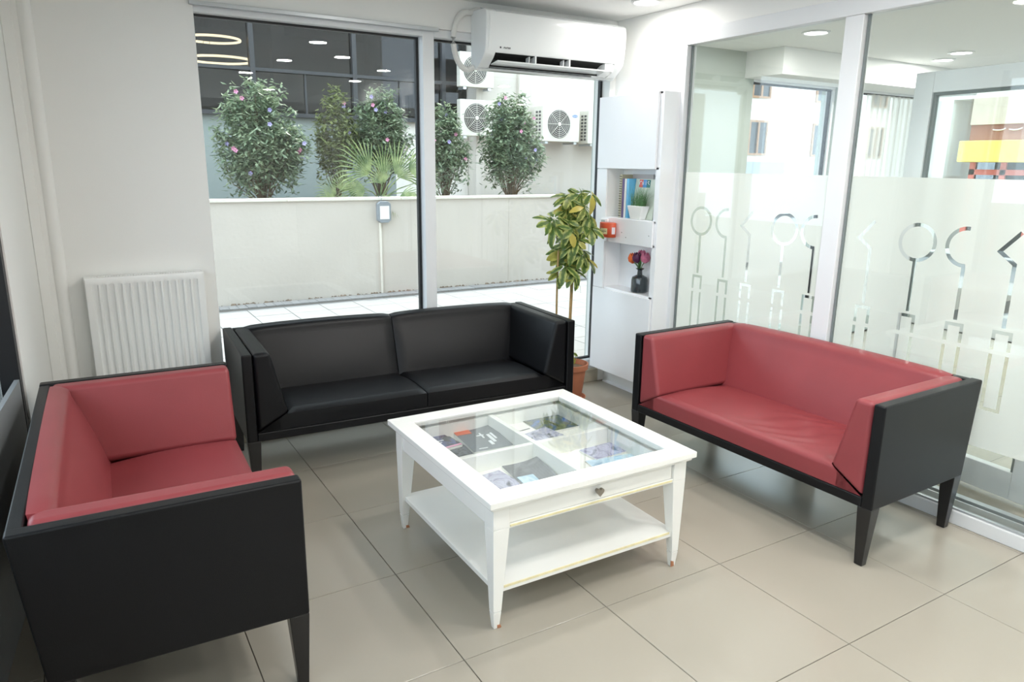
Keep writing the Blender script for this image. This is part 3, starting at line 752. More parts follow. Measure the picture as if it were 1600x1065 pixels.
# vase with tulips in the lower niche
VZ = .7645
vs = empty('vase', (2.335, .690, VZ), label='smoky dark glass bottle vase in the lower niche of the white cabinet', cat='vase')
SMOKE = mat('smoky_glass', srgb(62,70,74), .08, spec=.8, coat=.4, var=.03); SMOKE.node_tree.nodes['Principled BSDF'].inputs['Alpha'].default_value = .82
m_ = MB(); m_.lathe([(0,0),(.050,0),(.056,.006),(.056,.085),(.050,.104),(.030,.114),(.018,.120),(.016,.150),(.028,.160),(.030,.163),(.026,.164),(.013,.150),(.014,.12),(.026,.112),(.046,.10),(.052,.083),(.052,.008),(0,.005)], n=32)
m_.build('bottle', SMOKE, vs, smooth=True)
def tulip(dy, dx, z, col, label):
    e = empty('tulip', (2.335, .690, VZ+.03), label=label, cat='flower', group=None)
    m = MB(); m.tube([(0,0,0),(dx*.1,dy*.1,.12),(dx*.5,dy*.5,.16),(dx,dy,z-.02)], .0026, 6); m.build('stem', mat('stem_green', srgb(88,128,60), .5, var=.1), e, smooth=True)
    for k in range(6):
        a = k*pi/3; V, F = [], []
        for j, (r, zz, w) in enumerate(((.005,-.028,.006),(.026,-.012,.019),(.031,.010,.020),(.025,.032,.013),(.017,.046,.002))):
            r *= 1.05 if k%2 else .92
            for s in (-1,0,1):
                aa = a+s*w/.030; V.append((dx+r*cos(aa)*(1+.12*(s==0)), dy+r*sin(aa)*(1+.12*(s==0)), z+zz))
        for j in range(4):
            for s in range(2): b0 = j*3+s; F.append((b0,b0+1,b0+4,b0+3))
        raw('petal', V, F, col, e, smooth=True)
    return e
T1 = mat('petal_orange', srgb(236,110,50), .5, var=.12, vscale=50); T2 = mat('petal_purple', srgb(84,32,72), .5, var=.12, vscale=50); T3 = mat('petal_pink', srgb(214,120,150), .5, var=.2, vscale=60)
tulip(.066,-.014,.186,T1,'orange tulip at the left in the smoky vase'); tulip(.014,-.020,.196,T2,'dark purple tulip in the middle of the smoky vase')
tulip(-.042,.004,.200,T3,'pink tulip at the right in the smoky vase')
tl_ = tulip(.026,.030,.208,T3,'pale pink tulip half hidden behind the purple one')
lv = MB()
for (dy, hgt, wd_, ln_) in ((.075,.075,.012,.0),(.03,.07,.017,-.03),(-.028,.10,.017,-.02)):
    P0 = Vector((ln_*.3,0,.13)); V_ = []
    for t in (0,.25,.5,.75,1):
        c = P0+Vector((ln_*t, dy*t*t if dy > .05 else dy*t, hgt*t*(1-.2*t))); w = wd_*sin(pi*min(1,t*.9+.1))
        V_.append((c+Vector((0,-w,0)), c+Vector((.004,w,0))))
    for a, b_ in zip(V_, V_[1:]): lv.quad(a[0],a[1],b_[1],b_[0])
lv.build('leaf', mat('tulip_leaf', srgb(70,112,58), .45, var=.2, vscale=30), tl_, smooth=True)

# ---- air conditioner (indoor unit)
ac = empty('air_conditioner', (1.275, YW, 2.175), label='white wall-mounted split air conditioner above the second street window', cat='air conditioner')
AW, AH = 1.065, .335
pf = [(0,.0),(-.055,.0),(-.10,.014),(-.158,.060),(-.178,.085),(-.188,.13),(-.196,.20),(-.198,.27),(-.192,.315),(-.170,.330),(-.03,.335),(0,.33)]
def acprism(a, b, pts, name, m, bev=.003):
    mb = MB(); mb.prism(pts, 'x', a, b); return mb.build(name, m, ac, bevel=bev, seg=2)
acprism(0, .075, pf, 'end_cap', ACW, .006); acprism(AW-.075, AW, pf, 'end_cap', ACW, .006)
# centre body with outlet recess
cen = [(0,.0),(-.055,.0),(-.075,.006),(-.085,.020),(-.085,.060),(-.12,.085),(-.176,.088),(-.188,.13),(-.196,.20),(-.198,.27),(-.192,.315),(-.170,.330),(-.03,.335),(0,.33)]
acprism(.075, AW-.075, cen, 'casing', ACW, .002)
acprism(.02, AW-.02, [(-.180,.092),(-.1915,.13),(-.2,.20),(-.2025,.27),(-.197,.312),(-.196,.27),(-.193,.20),(-.184,.13),(-.175,.093)], 'front_panel', ACW, .001)
m_ = MB(); m_.box(.076, AW-.076, -.088, -.083, .016, .064).hexa([(.076,-.125,.078),(AW-.076,-.125,.078),(AW-.076,-.085,.058),(.076,-.085,.058),(.076,-.17,.0875),(AW-.076,-.17,.0875),(AW-.076,-.12,.086),(.076,-.12,.086)])
m_.build('outlet', DARK, ac)
m_ = MB(); m_.hexa([(.085,-.182,.036),(AW-.16,-.182,.036),(AW-.16,-.10,.024),(.085,-.10,.024),(.085,-.184,.045),(AW-.16,-.184,.045),(AW-.16,-.102,.032),(.085,-.102,.032)])
m_.build('flap', ACW, ac, bevel=.002)
m_ = MB(); m_.hexa([(AW-.155,-.176,.038),(AW-.085,-.176,.038),(AW-.085,-.09,.010),(AW-.155,-.09,.010),(AW-.155,-.178,.086),(AW-.085,-.178,.086),(AW-.085,-.09,.082),(AW-.155,-.09,.082)]); m_.build('display_window', ACW, ac, bevel=.003)
for x in (.36, .62):
    mb = MB(); mb.prism([(-.176,.044),(-.176,.088),(-.120,.080),(-.12,.034)], 'x', x, x+.010); mb.build('louvre_arm', ACW, ac)
    mb = MB(); mb.prism([(-.156,.042),(-.160,.084),(-.120,.080),(-.12,.034)], 'x', x-.034, x-.028); mb.build('louvre_arm', ACW, ac)
bx('outlet_slot', DARK, .08, AW-.2, -.0895, -.0845, .0085, .0125, ac)
text('Airfel', 'logo', .022, INKD, (.148, -.1895, .118), (RAD(82), 0, 0), ac, ext=.0005)
bx('logo_mark', INKD, .098, .108, -.1895, -.188, .112, .122, ac)
# bottom lip
acprism(.0, AW, [(0,-.002),(-.07,-.002),(-.080,.004),(-.05,.003),(0,.002)], 'drip_lip', ACW, 0)
m_ = MB(); P = []
for k in range(15):
    a = RAD(80)+RAD(190)*k/14; P.append((-.035+.10*cos(a)*.95, -.02, .16+.165*sin(a)))
P = [(.12,-.02,.345),(.03,-.02,.342)] + P + [(.002,-.04,.012)]
m_.tube(P, .017, 12); m_.build('hose', mat('white_hose', srgb(226,226,222), .5, bump=.5, bscale=120, var=.03), ac, smooth=True)
m_ = MB(); m_.tube([(.05,-.03,.352),(.12,-.03,.345),(.2,-.03,.352)], .008, 8).tube([(.1,-.05,.350),(.18,-.045,.346),(.26,-.03,.350)], .006, 8); m_.build('pipe', ALU, ac, smooth=True)

# ---- potted umbrella plant
px_, py_ = 1.925, .90
pl = empty('potted_umbrella_plant', (px_, py_, 0), label='tall variegated umbrella plant in a terracotta pot between black sofa and cabinet', cat='potted plant')
m_ = MB(); m_.lathe([(0,.012),(.080,.012),(.086,.02),(.112,.225),(.126,.226),(.128,.262),(.118,.264),(.110,.225),(.108,.215),(0,.215)], n=32); m_.build('pot', TERRA, pl, smooth=True)
m_ = MB(); m_.lathe([(0,0),(.105,0),(.118,.022),(.112,.024),(.098,.008),(0,.008)], n=32); m_.build('saucer', TERRA, pl, smooth=True)
m_ = MB(); m_.lathe([(0,.232),(.06,.236),(.108,.228)], n=24); m_.build('soil', SOIL, pl, smooth=True)
BARK = mat('plant_stem', srgb(170,142,96), .7, var=.15, vscale=40)
# world x offsets measured at y=.95
stems = [((-.10,.02,.22),(-.115,.03,.62),(-.105,.03,1.05)),((-.03,-.01,.22),(-.015,.0,.62),(-.01,.0,1.10)),((.0,.02,.22),(.01,.03,.7),(.03,.02,1.2))]
for st in stems:
    a, b_, c = map(Vector, st); P = [(a*(1-t)**2+2*b_*t*(1-t)+c*t*t) for t in [k/12 for k in range(13)]]
    m_ = MB(); m_.tube(P, .0085, 8, .006); m_.build('stem', BARK, pl, smooth=True)
# leaflet meshes
def leafmesh(name, L, w, bend):
    V, F = [], []
    for t, ww in ((0,.08),(.18,.45),(.45,1),(.72,.9),(.92,.5),(1,.12)):
        z = -bend*t*t*L
        V += [(t*L, -w*ww, z+.10*w*ww), (t*L, 0, z-.05*w), (t*L, w*ww, z+.10*w*ww)]
    for k in range(5):
        for s in range(2): b0 = 3*k+s; F.append((b0, b0+1, b0+4, b0+3))
    me = bpy.data.meshes.new(name); me.from_pydata(V, [], F)
    for p in me.polygons: p.use_smooth = True
    return me
def leaf_mat(name, c1, c2, c3):
    m = bpy.data.materials.new(name); m.use_nodes = True; n, l = m.node_tree.nodes, m.node_tree.links; b = n['Principled BSDF']; b.inputs['Roughness'].default_value = .35
    tc = n.new('ShaderNodeTexCoord'); sp = n.new('ShaderNodeSeparateXYZ'); l.new(tc.outputs['Object'], sp.inputs[0])
    ab = n.new('ShaderNodeMath'); ab.operation = 'ABSOLUTE'; l.new(sp.outputs['Y'], ab.inputs[0])
    nz = n.new('ShaderNodeTexNoise'); nz.inputs['Scale'].default_value = 45
    oi = n.new('ShaderNodeObjectInfo'); va = n.new('ShaderNodeVectorMath'); va.operation = 'ADD'
    l.new(tc.outputs['Object'], va.inputs[0]); l.new(oi.outputs['Random'], va.inputs[1]); l.new(va.outputs[0], nz.inputs['Vector'])
    ma = n.new('ShaderNodeMath'); ma.operation = 'MULTIPLY_ADD'; ma.inputs[1].default_value = 28; l.new(ab.outputs[0], ma.inputs[0])
    mb_ = n.new('ShaderNodeMath'); mb_.operation = 'MULTIPLY'; mb_.inputs[1].default_value = .9; l.new(nz.outputs['Fac'], mb_.inputs[0]); l.new(mb_.outputs[0], ma.inputs[2])
    cr = n.new('ShaderNodeValToRGB'); el = cr.color_ramp.elements; el[0].position = .66; el[0].color = c1; el[1].position = .98; el[1].color = c2
    l.new(ma.outputs[0], cr.inputs['Fac'])
    mx = n.new('ShaderNodeMix'); mx.data_type = 'RGBA'; l.new(cr.outputs['Color'], mx.inputs['A']); mx.inputs['B'].default_value = c3
    mr = n.new('ShaderNodeMapRange'); mr.inputs['From Min'].default_value = .82; mr.inputs['From Max'].default_value = .95; l.new(oi.outputs['Random'], mr.inputs['Value']); l.new(mr.outputs['Result'], mx.inputs['Factor'])
    l.new(mx.outputs['Result'], b.inputs['Base Color'])
    tr_ = n.new('ShaderNodeBsdfTranslucent'); l.new(mx.outputs['Result'], tr_.inputs['Color']); ms = n.new('ShaderNodeMixShader'); ms.inputs[0].default_value = .3
    out = n['Material Output']; l.new(b.outputs[0], ms.inputs[1]); l.new(tr_.outputs[0], ms.inputs[2]); l.new(ms.outputs[0], out.inputs['Surface'])
    return m
LEAF = leaf_mat('variegated_leaf', srgb(86,114,54), srgb(182,190,112), srgb(206,192,96))
lms = [leafmesh('leaf', .115, 0.0290, .35), leafmesh('leaf', .105, .0270, .7), leafmesh('leaf', .092, .0245, .15)]
for me in lms: me.materials.append(LEAF)
rnd = random.Random(11)
# clusters placed to follow the outline of the crown  (dx, dz) relative to the stem base, dy depth
cl = []
def crown(cx, cz, rx, rz, n_, dy=.09):
    k = 0
    while k < n_:
        a, b_ = rnd.uniform(-1,1), rnd.uniform(-1,1)
        if a*a+b_*b_ > 1: continue
        cl.append((cx+a*rx, rnd.uniform(-dy,dy), cz+b_*rz)); k += 1
crown(.035, 1.40, .115, .075, 9); crown(.01, 1.24, .135, .09, 11); crown(.055, 1.08, .12, .10, 9); crown(-.205, 1.27, .045, .08, 3, .04); crown(-.045, .93, .09, .05, 4, .06); crown(.03, .86, .07, .02, 1, .04)
cl += [(-.11,.0,.33),(-.02,-.03,.35),(.03,.0,.31)]
petm = MB()
for (dx, dy, z) in cl:
    small = z < .4; sc0 = .42 if small else rnd.uniform(.82, 1.1)
    tilt = Vector((rnd.uniform(-.5,.5)+dx*1.5, rnd.uniform(-.9,.1)-.1, rnd.uniform(.5,1.0))).normalized()
    c = Vector((dx, dy, z)); q = tilt.to_track_quat('Z','Y')
    src = Vector(stems[1 if dx > -.08 else 0][2]); src = Vector((src.x+ (dx-src.x)*.15, src.y, min(max(z-.12,.30), 1.12)))
    if small: src = Vector((dx*.7, 0, .23))
    petm.tube([src, (src+c)/2+Vector((0,0,-.01)), c], .0022, 5)
    n_l = 7 if not small else 5; ph = rnd.uniform(0, 2*pi)
    for k in range(n_l):
        a = ph + 2*pi*k/n_l + rnd.uniform(-.12,.12)
        d = q @ Vector((cos(a), sin(a), rnd.uniform(-.45,-.05))); d.normalize()
        nrm = (q @ Vector((0,0,1))); yv = nrm.cross(d).normalized(); zv = d.cross(yv)
        R_ = Matrix((d, yv, zv)).transposed().to_4x4(); R_.translation = c + d*.012
        o = bpy.data.objects.new('leaf', rnd.choice(lms)); COL.objects.link(o); o.parent = pl
        s_ = sc0*rnd.uniform(.85,1.12); o.matrix_local = R_ @ Matrix.Scale(s_, 4)
petm.build('leaf_stalks', mat('leaf_stalk', srgb(150,160,90), .5, var=.1), pl, smooth=True)['kind'] = 'stuff'
# ================================================================= OUTSIDE
ground = S(bx('ground_outside', mat('ground_concrete', srgb(150,150,150), .9, var=.05, vscale=2), -14, 30, -30, 30, -.30, -.17))
terr = S(bx('pavement', GROUT, -3, 9.6, 1.42, 5.62, -.17, -.012))
ps = MB().box(-.197,.197,-.197,.197,-.02,0).build('paving_slab', PAVE, terr, bevel=.003, seg=1, flat=True); fst = True
for i in range(0, 22):
    for j in range(0, 9):
        x, y = -.4+.4*i, 1.78+.4*j
        if fst: ps.location = (x,y,0); fst = False
        else: inst(ps, 'paving_slab', (x, y, rnd.uniform(-.002,.001)), parent=terr)
pv = MB().box(-.048,.048,-.095,.095,-.02,0).build('paver', PAVE, terr, bevel=.003, seg=1, flat=True); fst = True
for i in range(88):
    x, y = -.5+.1*i, 5.42
    if fst: pv.location = (x,y,0); fst = False
    else: inst(pv, 'paver', (x, y, rnd.uniform(-.003,.002)), (0,0,rnd.uniform(-.02,.02)), parent=terr)
par = S(bx('parapet_wall', PARA, -3, 9.6, 5.53, 5.70, -.17, 1.155))
for i in range(9): bx('coping', COPE, -3+1.4*i+.003, -3+1.4*(i+1)-.003, 5.505, 5.73, 1.155, 1.185, par, bevel=.004)
bx('joint_cover', PARA, 4.18, 4.20, 5.524, 5.532, 0, 1.155, par)
# dirt line of moss and plaster crumbs along the wall foot
m_ = MB()
for k in range(260):
    x = rnd.uniform(-.6, 7.5); s_ = rnd.uniform(.006,.022)
    m_.hexa([(x-s_,5.525-s_*rnd.uniform(.3,1.6),0),(x+s_,5.525-s_*rnd.uniform(.2,1),0),(x+s_,5.53,0),(x-s_,5.53,0),(x-s_*.5,5.525-s_*.3,s_*.5),(x+s_*.4,5.525-s_*.2,s_*.6),(x+s_*.4,5.53,s_*.8),(x-s_*.5,5.53,s_*.8)])
m_.build('wall_foot_dirt', mat('dirt', srgb(120,104,88), .95, var=.3, vscale=12), par)['kind'] = 'stuff'
# electrical box with conduit
eb = empty('electrical_box', (2.36, 5.53, .88), label='grey weatherproof electrical box with white notice on the outdoor parapet', cat='electrical box')
GB = mat('grey_plastic', srgb(136,142,148), .4, var=.04)
m_ = MB(); m_.prism([(-.085,.03),(-.045,0),(.045,0),(.085,.03),(.085,.23),(.045,.26),(-.045,.26),(-.085,.23)], 'y', -.07, 0); m_.build('housing', GB, eb, bevel=.006)
bx('notice', PAPER, -.06, .06, -.073, -.0705, .045, .205, eb)
bx('conduit', COPE, -.052, -.028, -.022, -.001, -.88, 0, eb, bevel=.002)
m_ = MB(); m_.tube([(-.03,-.03,.255),(-.02,-.05,.33),(-.06,-.02,.31)], .006, 6); m_.build('cable', GB, eb)

# planter bed
S(bx('planter_bed', SOIL, -3, 9.6, 5.70, 8.55, -.17, 1.05))

# dark glazed office building
ob = empty('office_building', (0, 9, 0), label='dark glazed office building behind the shrubs on the left', cat='building')
TEAL = mat('teal_cladding', srgb(140,150,147), .35, var=.02, vscale=1)
DKF = mat('dark_facade_frame', srgb(54,56,60), .4, var=.05)
DGL = glass_mat('dark_office_glass', (.42,.43,.45,1), 1.5, .0)
BRN = mat('brown_lintel', srgb(112,80,72), .5, var=.1)
bx('lower_wall', TEAL, -4, 3.95, -.05, .2, 0, 2.27, ob); bx('lower_wall', mat('sunlit_patch_white', srgb(236,232,224), .8, var=.02), 3.95, 5.35, -.05, .2, 0, 2.27, ob)['label'] = 'end of the lower wall coloured white as a sunlit patch'  # white end piece paints the sunlit patch into the wall colour
m_ = MB(); m_.box(-4,5.35,-.16,.0,2.27,2.33); m_.build('ledge', DKF, ob)
bx('roof_slab', BRN, -4, 5.35, -.3, 4.5, 4.15, 4.5, ob)
for k, xm in enumerate((-3.13,-1.53,.07,1.67,3.27,4.87)):
    bx('mullion', DKF, xm-.035, xm+.035, -.08, .08, 2.33, 4.15, ob)
for xm in (-2.33,-.73,.87,2.47,4.07): bx('mullion', DKF, xm-.015, xm+.015, -.03, .05, 2.33, 2.93, ob)
bx('transom', DKF, -4, 5.35, -.07, .07, 2.93, 2.98, ob)
xs_ = [-3.095,-1.495,.105,1.705,3.305,4.905]; xe_ = [-1.565,.035,1.635,3.235,4.835,5.34]
for a, b_ in zip(xs_, xe_):
    bx('pane', DGL, a, b_, -.004, .004, 2.98, 4.15, ob); bx('pane', DGL, a, b_, -.004, .004, 2.33, 2.93, ob)
INT = mat('office_interior', srgb(150,150,152), .8, var=.2, vscale=1.2)
bx('rear_wall', INT, -4, 5.35, 4.3, 4.4, 0, 4.15, ob); bx('side_wall', INT, 5.25, 5.35, .2, 4.3, 0, 4.15, ob); bx('side_wall', INT, -4.1, -4.0, .2, 4.3, 0, 4.15, ob)
bx('upper_storeys', mat('upper_render', srgb(150,146,140), .8, var=.05), -4, 5.35, -.3, 4.5, 4.5, 9.3, ob)
bx('interior_slab', INT, -4, 5.25, .2, 4.3, 2.1, 2.27, ob)
m_ = MB()
for x in (-1.2,.6,2.6,4.4): m_.box(x-.12,x+.12,2.0,2.25,2.27,4.15)
m_.build('interior_column', INT, ob)
RING = emit_mat('ring_light', (1,.80,.50,1), 6)
for (cx_, cz_, r_, yy, lb) in ((1.30,3.46,.41,9.9,'upper and smaller of two glowing ring pendant lamps in the left window'),(1.38,3.16,.49,9.9,'lower and larger of two glowing ring pendant lamps in the left window')):
    rg = empty('ring_pendant_lamp', (cx_, yy, cz_), label=lb, cat='pendant lamp')
    V, F = [], []; N_, q_ = 64, 6
    for i in range(N_):
        a = 2*pi*i/N_
        for j in range(q_):
            b_ = 2*pi*j/q_; rr = r_+.016*cos(b_); V.append((rr*cos(a), rr*sin(a), .020*sin(b_)))
    for i in range(N_):
        for j in range(q_): F.append((i*q_+j, i*q_+(j+1)%q_, ((i+1)%N_)*q_+(j+1)%q_, ((i+1)%N_)*q_+j))
    raw('ring', V, F, RING, rg)
    m_ = MB()
    for a in (0, 2.1, 4.2): m_.tube([(r_*cos(a), r_*sin(a), 0), (0,0,4.15-cz_)], .004, 5)
    m_.build('wire', DKF, rg)

# light service building with outdoor units
sb = empty('service_building', (0, 8.7, 0), label='pale rendered building wall behind the shrubs on the right carrying air conditioner units', cat='building')
BEI = mat('beige_render', srgb(206,200,190), .85, var=.03, vscale=1)
bx('wall', BEI, 5.36, 9.6, 0, .3, 0, 9.3, sb); bx('pilaster', BEI, 6.22, 6.45, -.08, 0, 0, 6.6, sb, bevel=.004); bx('pilaster', BEI, 5.36, 5.52, -.05, 0, 0, 6.6, sb, bevel=.004)
bx('side_wall', BEI, 5.36, 5.6, .3, 3, 0, 6.6, sb)
def outdoor(x, z, w, h, label, dep=.30, vents=True):
    e = empty('outdoor_unit', (x, 8.56-dep, z), label=label, cat='air conditioner')
    body = mat('outdoor_unit_case', srgb(216,212,200), .5, var=.03) if 'outdoor_unit_case' not in bpy.data.materials else bpy.data.materials['outdoor_unit_case']
    mb = MB(); mb.box(0, w, 0, dep, 0, h); mb.build('case', body, e, bevel=.012)
    r_ = h*.40; cx_, cz_ = w*.44, h*.5
    mb = MB(); mb.cyl((cx_,-.004,cz_),(cx_,.004,cz_), r_, n=40); mb.build('fan_opening', mat('fan_dark', srgb(78,75,72), .7, var=.05) if 'fan_dark' not in bpy.data.materials else bpy.data.materials['fan_dark'], e)
    mb = MB()
    for k in range(1, 8):
        rr = r_*k/7.5
        P = [(cx_+rr*cos(2*pi*i/32), -.014, cz_+rr*sin(2*pi*i/32)) for i in range(33)]; mb.tube(P, .0035, 4)
    for k in range(8):
        a = k*pi/4; mb.tube([(cx_, -.016, cz_), (cx_+r_*cos(a), -.012, cz_+r_*sin(a))], .004, 4)
    mb.build('fan_grille', body, e)
    mb = MB(); mb.cyl((cx_,-.025,cz_),(cx_,-.01,cz_), r_*.13, n=20); mb.build('hub', body, e)
    for xb in (.06, w-.12): bx('bracket', ALU, xb, xb+.06, 0, dep+.06, -.04, -.001, e)
    # side vents
    if not vents: return e
    mb = MB()
    for i in range(2):
        for j in range(8): mb.box(-.006, .0, .06+.1*i, .12+.1*i, h*.1+j*h*.1, h*.1+j*h*.1+h*.06)
    mb.build('side_vent', bpy.data.materials['fan_dark'], e)
    return e
outdoor(4.93, 2.86, .66, .56, 'outdoor air conditioner unit mounted highest, beside the indoor unit corner', .13, False)
outdoor(4.93, 2.06, .72, .60, 'outdoor air conditioner unit directly below the highest one, half behind a shrub', .13, False)
u3 = outdoor(6.50, 2.00, .82, .62, 'outdoor air conditioner unit standing alone to the right of the shrubs')
lg = mat('logo_blue', srgb(110,140,190), .4, var=.02)
mb = MB(); mb.cyl((.71,-.004,.46),(.71,.0,.46),.06,n=24); lo_ = mb.build('logo', lg, u3); lo_.scale = (1,1,1)
lo_.data.transform(Matrix.Translation((.71,0,.46)) @ Matrix.Diagonal((1,1,.42,1)) @ Matrix.Translation((-.71,0,-.46)))
text('Carrier', 'logo_text', .034, PAPER, (.71,-.0055,.46), (RAD(90),0,0), u3)
tag(outdoor(7.52, 1.98, .80, .60, 'outdoor air conditioner unit at the far right window edge, only its side vents showing'))

# far street buildings
fb = empty('apartment_building', (0, 14, 0), label='white apartment building with brown framed windows far behind the next room windows', cat='building')
WHT = mat('street_render', srgb(222,218,208), .85, var=.02); BRW = mat('brown_window_frame', srgb(150,112,78), .6, var=.08)
bx('wall', WHT, 15.5, 29.5, 0, 6, 0, 9.0, fb)
for x0, z0 in ((18.3,1.95),(18.3,3.75),(21.5,1.95),(21.5,3.75),(24.7,1.95),(24.7,3.75)):
    w_ = MB(); w_.box(x0,x0+.9,-.06,.02,z0,z0+.07).box(x0,x0+.9,-.06,.02,z0+1.05,z0+1.12)
    for q_ in (0,.42,.83): w_.box(x0+q_,x0+q_+.07,-.06,.02,z0+.07,z0+1.05)
    wf = w_.build('window_frame', BRW, fb)
    bx('pane', DGL, x0+.07,x0+.83,-.02,-.01,z0+.07,z0+1.05, wf)
bx('garage_door', mat('grey_shutter', srgb(150,156,162), .6, var=.05), 18.0, 20.2, -.05, .01, 0, 1.75, fb)
shp = empty('shop_building', (14, 0, 0), label='shop building across the street with yellow sign band, seen through the open door glass', cat='building')
bx('wall', WHT, 0, 1.2, -3, 6.4, 2.9, 7, shp); bx('wall', WHT, 0, 1.2, 5.15, 6.4, 0, 2.9, shp)
bx('cornice', mat('cream_fascia', srgb(214,198,180), .7, var=.03), -.05, 1.2, -3, 4.75, 2.42, 2.9, shp)
bx('brown_fascia', mat('brown_fascia', srgb(158,108,92), .6, var=.06), 0, 1.2, -3, 4.75, 2.12, 2.42, shp)
bx('sign_band', mat('yellow_sign', srgb(252,226,110), .5, var=.03), -.35, 0, -3, 4.75, 1.73, 2.12, shp, bevel=.02)
m_ = MB(); 
for k in range(8): m_.tube([(-.02, 4.25-.28*k+.13*cos(t_), 2.36+.05*sin(t_)) for t_ in [q_*pi/8 for q_ in range(9, 15)]], .012, 5)
m_.build('scalloped_lettering', PAPER, shp)
m_ = MB()
for y in (4.6, 4.05, 3.5, 2.4, 1.3, .2, -.9): m_.box(-.04,.05,y-.05,y+.05,0,1.73)
m_.box(-.04,.05,-3,4.65,1.5,1.6)
m_.build('shopfront_frame', mat('salmon_frame', srgb(226,120,104), .5, var=.04), shp)
bx('shop_window', DGL, 0, .01, -3, 4.65, 0, 1.73, shp); bx('shop_interior', INT, 1.1, 1.2, -3, 4.75, 0, 2.1, shp)
# our own building's upper storeys, and an unseen slab added to block window sun
S(bx('added_sun_block_slab', WALL, -2.3, 9.6, 1.42, 2.35, 2.80, 3.0))
S(bx('boundary_wall', mat('grey_boundary_wall', srgb(110,114,116), .8, var=.05), -3.0, -2.8, -9, 1.2, -.17, 1.25))
bx_up = S(bx('upper_floors', WALL, -2.3, 6.75, -7.45, 1.42, 2.82, 7.6))

# sheer curtain in the next room's second window
V, F = [], []; NX = 80
for i in range(NX+1):
    x = 5.38+1.16*i/NX; y = 1.19+.022*sin(i*1.15)+.008*sin(i*2.9)
    V += [(x, y, .17), (x, y, 2.26)]
for i in range(NX): F.append((2*i, 2*i+2, 2*i+3, 2*i+1))
SHEER = bpy.data.materials.new('sheer_fabric'); SHEER.use_nodes = True; n, l = SHEER.node_tree.nodes, SHEER.node_tree.links; n.clear()
o_ = n.new('ShaderNodeOutputMaterial'); a_ = n.new('ShaderNodeMixShader'); a_.inputs[0].default_value = .45; t1 = n.new('ShaderNodeBsdfTransparent'); d1 = n.new('ShaderNodeBsdfTranslucent'); d1.inputs['Color'].default_value = (.95,.94,.9,1)
l.new(d1.outputs[0], a_.inputs[1]); l.new(t1.outputs[0], a_.inputs[2]); l.new(a_.outputs[0], o_.inputs['Surface'])
cu = raw('curtain', V, F, SHEER, smooth=True); tag(cu, 'pale sheer curtain hanging in the next room window beside the open door', 'curtain')

# ---- shrubs
def foliage(name, shoots, m, parent, per, L, w, r, droop=.5):
    V, F = [], []
    for (p0, p1) in shoots:
        d = p1-p0
        for k in range(per):
            t = r.uniform(.0, 1.0)**.8
            c = p0+d*t+Vector((r.gauss(0,.075), r.gauss(0,.075), r.gauss(0,.045)))*(1.25-t*.9)
            a = r.uniform(0, 2*pi); dr = Vector((cos(a), sin(a), r.uniform(-droop-.5, .5-droop*.2))).normalized()
            sd = dr.cross(Vector((r.uniform(-.4,.4), r.uniform(-.4,.4), 1))).normalized(); l_ = L*r.uniform(.6,1.25); w_ = w*r.uniform(.7,1.2); nn = dr.cross(sd)*w_*.35
            b0 = len(V); V += [c, c+dr*l_*.45-sd*w_+nn, c+dr*l_, c+dr*l_*.45+sd*w_+nn]; F += [(b0,b0+1,b0+2), (b0,b0+2,b0+3)]
    return raw(name, [tuple(v) for v in V], F, m, parent)
def fol_mat(name, c1, c2):
    m = bpy.data.materials.new(name); m.use_nodes = True; n, l = m.node_tree.nodes, m.node_tree.links; b = n['Principled BSDF']; b.inputs['Roughness'].default_value = .4
    tc = n.new('ShaderNodeTexCoord'); nz = n.new('ShaderNodeTexNoise'); nz.inputs['Scale'].default_value = 9; nz.inputs['Detail'].default_value = 6
    cr = n.new('ShaderNodeValToRGB'); cr.color_ramp.elements[0].position = .35; cr.color_ramp.elements[0].color = c1; cr.color_ramp.elements[1].position = .65; cr.color_ramp.elements[1].color = c2
    l.new(tc.outputs['Object'], nz.inputs['Vector']); l.new(nz.outputs['Fac'], cr.inputs['Fac']); l.new(cr.outputs['Color'], b.inputs['Base Color'])
    tr_ = n.new('ShaderNodeBsdfTranslucent'); l.new(cr.outputs['Color'], tr_.inputs['Color']); ms = n.new('ShaderNodeMixShader'); ms.inputs[0].default_value = .35
    out = n['Material Output']; l.new(b.outputs[0], ms.inputs[1]); l.new(tr_.outputs[0], ms.inputs[2]); l.new(ms.outputs[0], out.inputs['Surface'])
    return m
FOL = fol_mat('shrub_leaves', srgb(96,118,92), srgb(164,178,146)); FOL2 = fol_mat('shrub_leaves_olive', srgb(92,104,64), srgb(140,150,92))
WOOD = mat('shrub_wood', srgb(112,94,74), .85, var=.15, vscale=20)
PINK = mat('pink_blossom', srgb(226,152,188), .6, var=.1, vscale=40); VIO = mat('violet_blossom', srgb(178,168,222), .6, var=.1, vscale=40)
